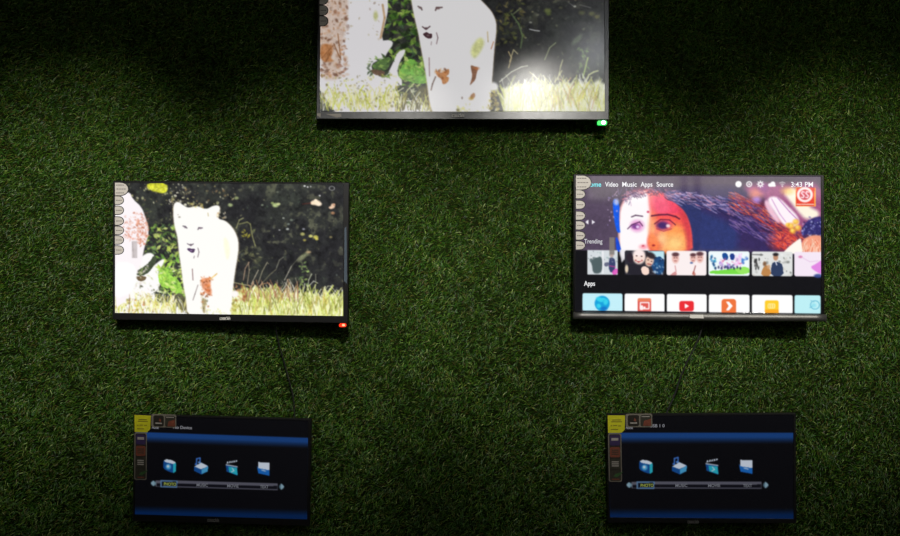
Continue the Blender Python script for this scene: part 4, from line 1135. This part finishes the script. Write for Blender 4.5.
# ---- right
quad = [(576, 175.6), (821, 176.4), (821.3, 314), (575.4, 311.2)]
t = TV((0.7513, YF, 1.66518), 0.75438, 0.43847, (-0.02595, 0.0063, -0.02933), 'flat television at middle right showing an app menu over a face, silver lower bar')
t.shell(quad, 'black_gloss', 'black')
t.screen(quad, picture_menu(quad), 1.0, .06)
for body, x0, x1, m in [('Home', 585.6, 601.2, 'text_cyan'), ('Video', 605, 618.2, 'text_white'), ('Music', 622.2, 636.8, 'text_white'), ('Apps', 640.6, 652.4, 'text_white'), ('Source', 656.6, 673.2, 'text_white')]:
    t.text(body, x0, x1, 184.3, 4.6, m, 'menu_text', bold=.014)
t.text('Trending', 584.2, 602.4, 241.2, 4.4, 'text_dim', 'menu_text', bold=.012)
t.text('Apps', 584, 595, 283.4, 4.6, 'text_white', 'menu_text', bold=.012)
t.text('3:43 PM', 791, 813, 184.4, 4.8, 'text_white', 'menu_text', bold=.01)
t.lobe(576, 591, 182.6, 6.9, 3)
for yc in (194.2, 204.7, 215.7, 225.4, 235.6, 245.4): t.lobe(576, 584.8, yc, 4.0, 1)
# rounded silver bar under the picture, a little wider than the panel
mb = MB()
pr = [(0.004, 0), (-.004, .001), (-.008, .005), (-.009, .010), (-.007, .0155), (-.003, .0185), (.004, .0185)]
bl, br_ = t.loc(573, 319.4), t.loc(825.6, 321.6)
tl = t.loc(573, 312.2)
hh = tl[1] - bl[1]
rings = []
for k in range(25):
    u = k / 24
    x = bl[0] + (br_[0] - bl[0]) * u
    zz = bl[1] + (br_[1] - bl[1]) * u
    sag = -.0022 * (1 - (2 * u - 1) ** 2)
    rings.append([mb.bm.verts.new((x, y, zz + z / .0185 * (hh - sag) + sag)) for y, z in pr])
mb.mi('silver')
for a, b in zip(rings[:-1], rings[1:]):
    for k in range(len(pr)):
        f = mb.bm.faces.new((a[k], a[(k + 1) % len(pr)], b[(k + 1) % len(pr)], b[k])); f.smooth = k < len(pr) - 1
mb.bm.faces.new(rings[0]); mb.bm.faces.new(rings[-1][::-1])
bar = mb.build('lower_bar', t.root); bar['label'] = 'rounded silver bar below the picture'
mb = MB()
mb.prism(t.pts([(690.4, 314.6), (703.2, 314.8), (703.8, 318.4), (689.8, 318.2)], .0105), -.0105, -.006, 'logo')
mb.build('maker_badge', t.root)

# ---- lower two
def media_tv(tv, quad, ref, label_, top_a, top_b, seed, K):
    """K maps the reference layout (right-hand set) onto this set"""
    def mp(x, y):
        u = (x - ref[0][0]) / (ref[1][0] - ref[0][0]); v = (y - ref[0][1]) / (ref[3][1] - ref[0][1])
        (ax, ay), (bx, by), (cx, cy), (dx, dy) = quad
        return ((ax * (1 - u) + bx * u) * (1 - v) + (dx * (1 - u) + cx * u) * v, (ay * (1 - u) + by * u) * (1 - v) + (dy * (1 - u) + cy * u) * v)
    tv.shell(quad, 'black', 'black')
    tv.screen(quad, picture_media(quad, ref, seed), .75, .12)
    tilt = (quad[1][1] - quad[0][1]) / (quad[1][0] - quad[0][0])
    for body, x0, x1 in [('PHOTO', 639.6, 652.6), ('MUSIC', 674.6, 686.6), ('MOVIE', 707.4, 719.6), ('TEXT', 742.6, 751.6)]:
        a = mp(x0, 485.3); b = mp(x1, 485.3)
        tv.text(body, a[0], b[0], a[1], 2.9, 'menu_yellow' if body == 'PHOTO' else 'menu_grey', 'menu_text', tilt, bold=.02)
    for body, x0, x1, y in (top_a, top_b):
        tv.text(body, x0, x1, y, 3.0, 'menu_top', 'menu_text', tilt, bold=.016)

    def P(L): return [mp(x, y) for x, y in L]
    def S(layers): return tv.shape('feature_sticker', [(P(o), a, b, c) for o, a, b, c in layers])
    y = S([([(607.6, 415.4), (625, 415.6), (624.6, 429.6), (621, 433), (607.8, 433)], .0016, .0008, 'yellow')] +
          [([(a, b), (c, b), (c, b + .9), (a, b + .9)], .0018, .0004, 'yellow_ink') for a, b, c in
           [(612, 419.6, 621), (611, 421.4, 622), (610.4, 425.4, 612), (613, 425.2, 617), (618, 425.6, 621), (610.6, 429, 618)]])
    y['label'] = 'square yellow sticker in the upper left corner'
    st = [(oc(625.6, 413.9, 652.2, 427.4), .0011, .0006, 'film_rim'), (oc(627.8, 415.2, 639, 426.4), .0014, .0004, 'film'), (oc(640.4, 415.2, 651.2, 426.6), .0014, .0004, 'st_dark'),
          ([(644, 421), (651, 419), (651, 426), (643, 426)], .0016, .0004, 'st_orange'), ([(630, 422.6), (637, 422.6), (637, 423.8), (630, 423.8)], .0016, .0004, 'st_pale'),
          ([(634.6, 418), (636, 419.6), (636, 422), (633.6, 421)], .0016, .0004, 'st_orange'), ([(641.6, 416.4), (649.6, 416.4), (649.6, 417.2), (641.6, 417.2)], .0016, .0004, 'st_pale')]
    S(st)['label'] = 'clear strip with two small pictures along the top edge'
    v = [(oc(607.8, 433.4, 621, 481.8), .0008, .0005, 'film_rim'), (oc(608.8, 434.4, 620, 480.9), .0010, .0004, 'film')]
    for k, (mm, m2) in enumerate([('st_pale', 'st_purple'), ('st_orange', 'st_orange'), ('st_pale', 'st_dark'), ('st_green', 'st_dark')]):
        y0 = 435 + k * 11.7
        v.append((oc(609.4, y0 + .3, 619.6, y0 + 10.6, 1), .0012, .0004, m2))
        if k < 3:
            for j in range(3 if k else 1):
                v.append(([(611, y0 + 3 + j * 2), (618, y0 + 3 + j * 2), (618, y0 + (4 if k else 5.6) + j * 2), (611, y0 + (4 if k else 5.6) + j * 2)], .0014, .0004, 'st_pale' if k != 1 else 'st_dark'))
        else:
            v.append(([(612.6, y0 + 6.4), (614.6, y0 + 4), (619, y0 + 2.6), (622.6, y0 + 1.6), (619, y0 + 5), (616, y0 + 7)], .0015, .0004, 'st_green'))
            v.append(([(611, y0 + 8.6), (618.6, y0 + 8.6), (618.6, y0 + 9.8), (611, y0 + 9.8)], .0014, .0004, 'st_orange'))
    S(v)['label'] = 'narrow strip of four small picture stickers down the left edge'
    b0 = mp(686.4, 521.4)
    tv.badge(b0[0], b0[0] + 11.6, b0[1] - 1.2, b0[1] + 1.4, 'logo_dim', tilt)


M['menu_yellow'] = mat('menu_text_yellow', (10, 10, 8), .4, emit=(126, 136, 56), strength=1)
M['menu_grey'] = mat('menu_text_grey', (10, 10, 10), .4, emit=(98, 100, 108), strength=1)
M['menu_top'] = mat('menu_text_heading', (10, 10, 10), .4, emit=(120, 120, 126), strength=1)
ref = [(608.5, 416.5), (793.3, 415), (793.7, 519), (610.2, 517.5)]
t = TV((0.76008, YF, 0.99343), 0.56295, 0.33384, (0.02121, -0.01433, -0.05948), 'small dark television at bottom right with blue media menu and yellow sticker', 'dark televisions with a blue media menu')
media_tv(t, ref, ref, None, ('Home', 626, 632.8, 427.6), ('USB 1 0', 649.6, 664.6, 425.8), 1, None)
qbl = [(135.3, 416), (308.2, 421), (307, 519.5), (134.7, 514.5)]
t = TV((-0.69065, YF, 0.98768), 0.5375, 0.32789, (0.04282, 0.02625, -0.00326), 'small dark television at bottom left with blue media menu and yellow sticker', 'dark televisions with a blue media menu')
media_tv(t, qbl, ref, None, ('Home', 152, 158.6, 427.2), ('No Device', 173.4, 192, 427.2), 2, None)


# ------------------------------------------------------------------ cables
def cable(pts, r, label):
    """pts: (photo x, photo y, distance from the mat) ; a rubber cord hanging over the turf"""
    P = []
    for px, py, y in pts:
        d = (y - CAM_Y) / -CAM_Y
        P.append(Vector(((px - 450) * PXM * d, y, CAM_Z - (py - 268) * PXM * d)))
    cu = bpy.data.curves.new('cord', 'CURVE'); cu.dimensions = '3D'
    sp = cu.splines.new('BEZIER'); sp.bezier_points.add(len(P) - 1)
    for b, p in zip(sp.bezier_points, P):
        b.co = p; b.handle_left_type = b.handle_right_type = 'AUTO'
    cu.bevel_depth = r; cu.bevel_resolution = 3; cu.resolution_u = 8; cu.use_fill_caps = True
    to = bpy.data.objects.new('tmp', cu); COL.objects.link(to)
    me = bpy.data.meshes.new_from_object(to.evaluated_get(bpy.context.evaluated_depsgraph_get()))
    bpy.data.objects.remove(to)
    me.name = 'power_cord'
    for p in me.polygons: p.use_smooth = True
    me.materials.clear(); me.materials.append(M['cable'])
    o = new_obj('power_cord', me)
    tag(o, label, 'power cord')


cable([(706, 306, -.03), (703, 324, -.028), (697, 342, -.024), (688, 360, -.021), (681, 376, -.02), (674, 396, -.022), (667, 412, -.026), (662, 424, -.03)], .0026,
      'thin black cord running down the grass between the two right-hand televisions')
cable([(272, 306, -.03), (275, 324, -.026), (279, 344, -.018), (284, 362, -.016), (289, 380, -.017), (293, 396, -.020), (294.4, 412, -.026), (294.6, 426, -.03)], .0019,
      'thin black cord running down the grass between the two left-hand televisions')

# ------------------------------------------------------------------ lamps on the ceiling (track and its spots are added)
mb = MB()
mb.box(-1.9, 1.9, TRACK_Y - .018, TRACK_Y + .018, ROOM_Z - .03, ROOM_Z, 'lamp_body')
tag(mb.build('added_lighting_track'), 'added black lighting track on the ceiling, out of view', 'lighting track')
for (p, d), nm in zip(SPOT_PD, ('leftmost', 'second', 'third', 'rightmost')):
    e = bpy.data.objects.new('added_track_spotlight', None); COL.objects.link(e); e.location = (p.x, TRACK_Y, ROOM_Z - .03)
    tag(e, 'added black track spotlight, out of view, the %s one on the ceiling track' % nm, 'spotlight')
    o = Vector(e.location)
    a = p - o
    c = MB(); c.cyl(a - d * .22, a - d * .012, .075, .11, 'lamp_body'); c.build('housing', e)
    c = MB(); c.cyl((0, 0, .0), (0, 0, -.06), .02, .02, 'lamp_body'); c.cyl((0, 0, -.06), a - d * .12 + Vector((0, 0, .02)), .008, .008, 'lamp_body'); c.build('stem', e)
for (dx, dy), nm in zip(DOWN, ('right rear', 'right front', 'left rear')):
    e = bpy.data.objects.new('downlight', None); COL.objects.link(e); e.location = (dx, dy, ROOM_Z)
    tag(e, 'round white ceiling downlight, the %s one' % nm, 'ceiling light')
    c = MB(); c.cyl((0, 0, -.012), (0, 0, 0), .10, .105, 'logo', 32); c.build('trim_ring', e)
    c = MB(); c.cyl((0, 0, -.018), (0, 0, -.012), .083, .085, 'lamp', 32); c.build('diffuser', e)
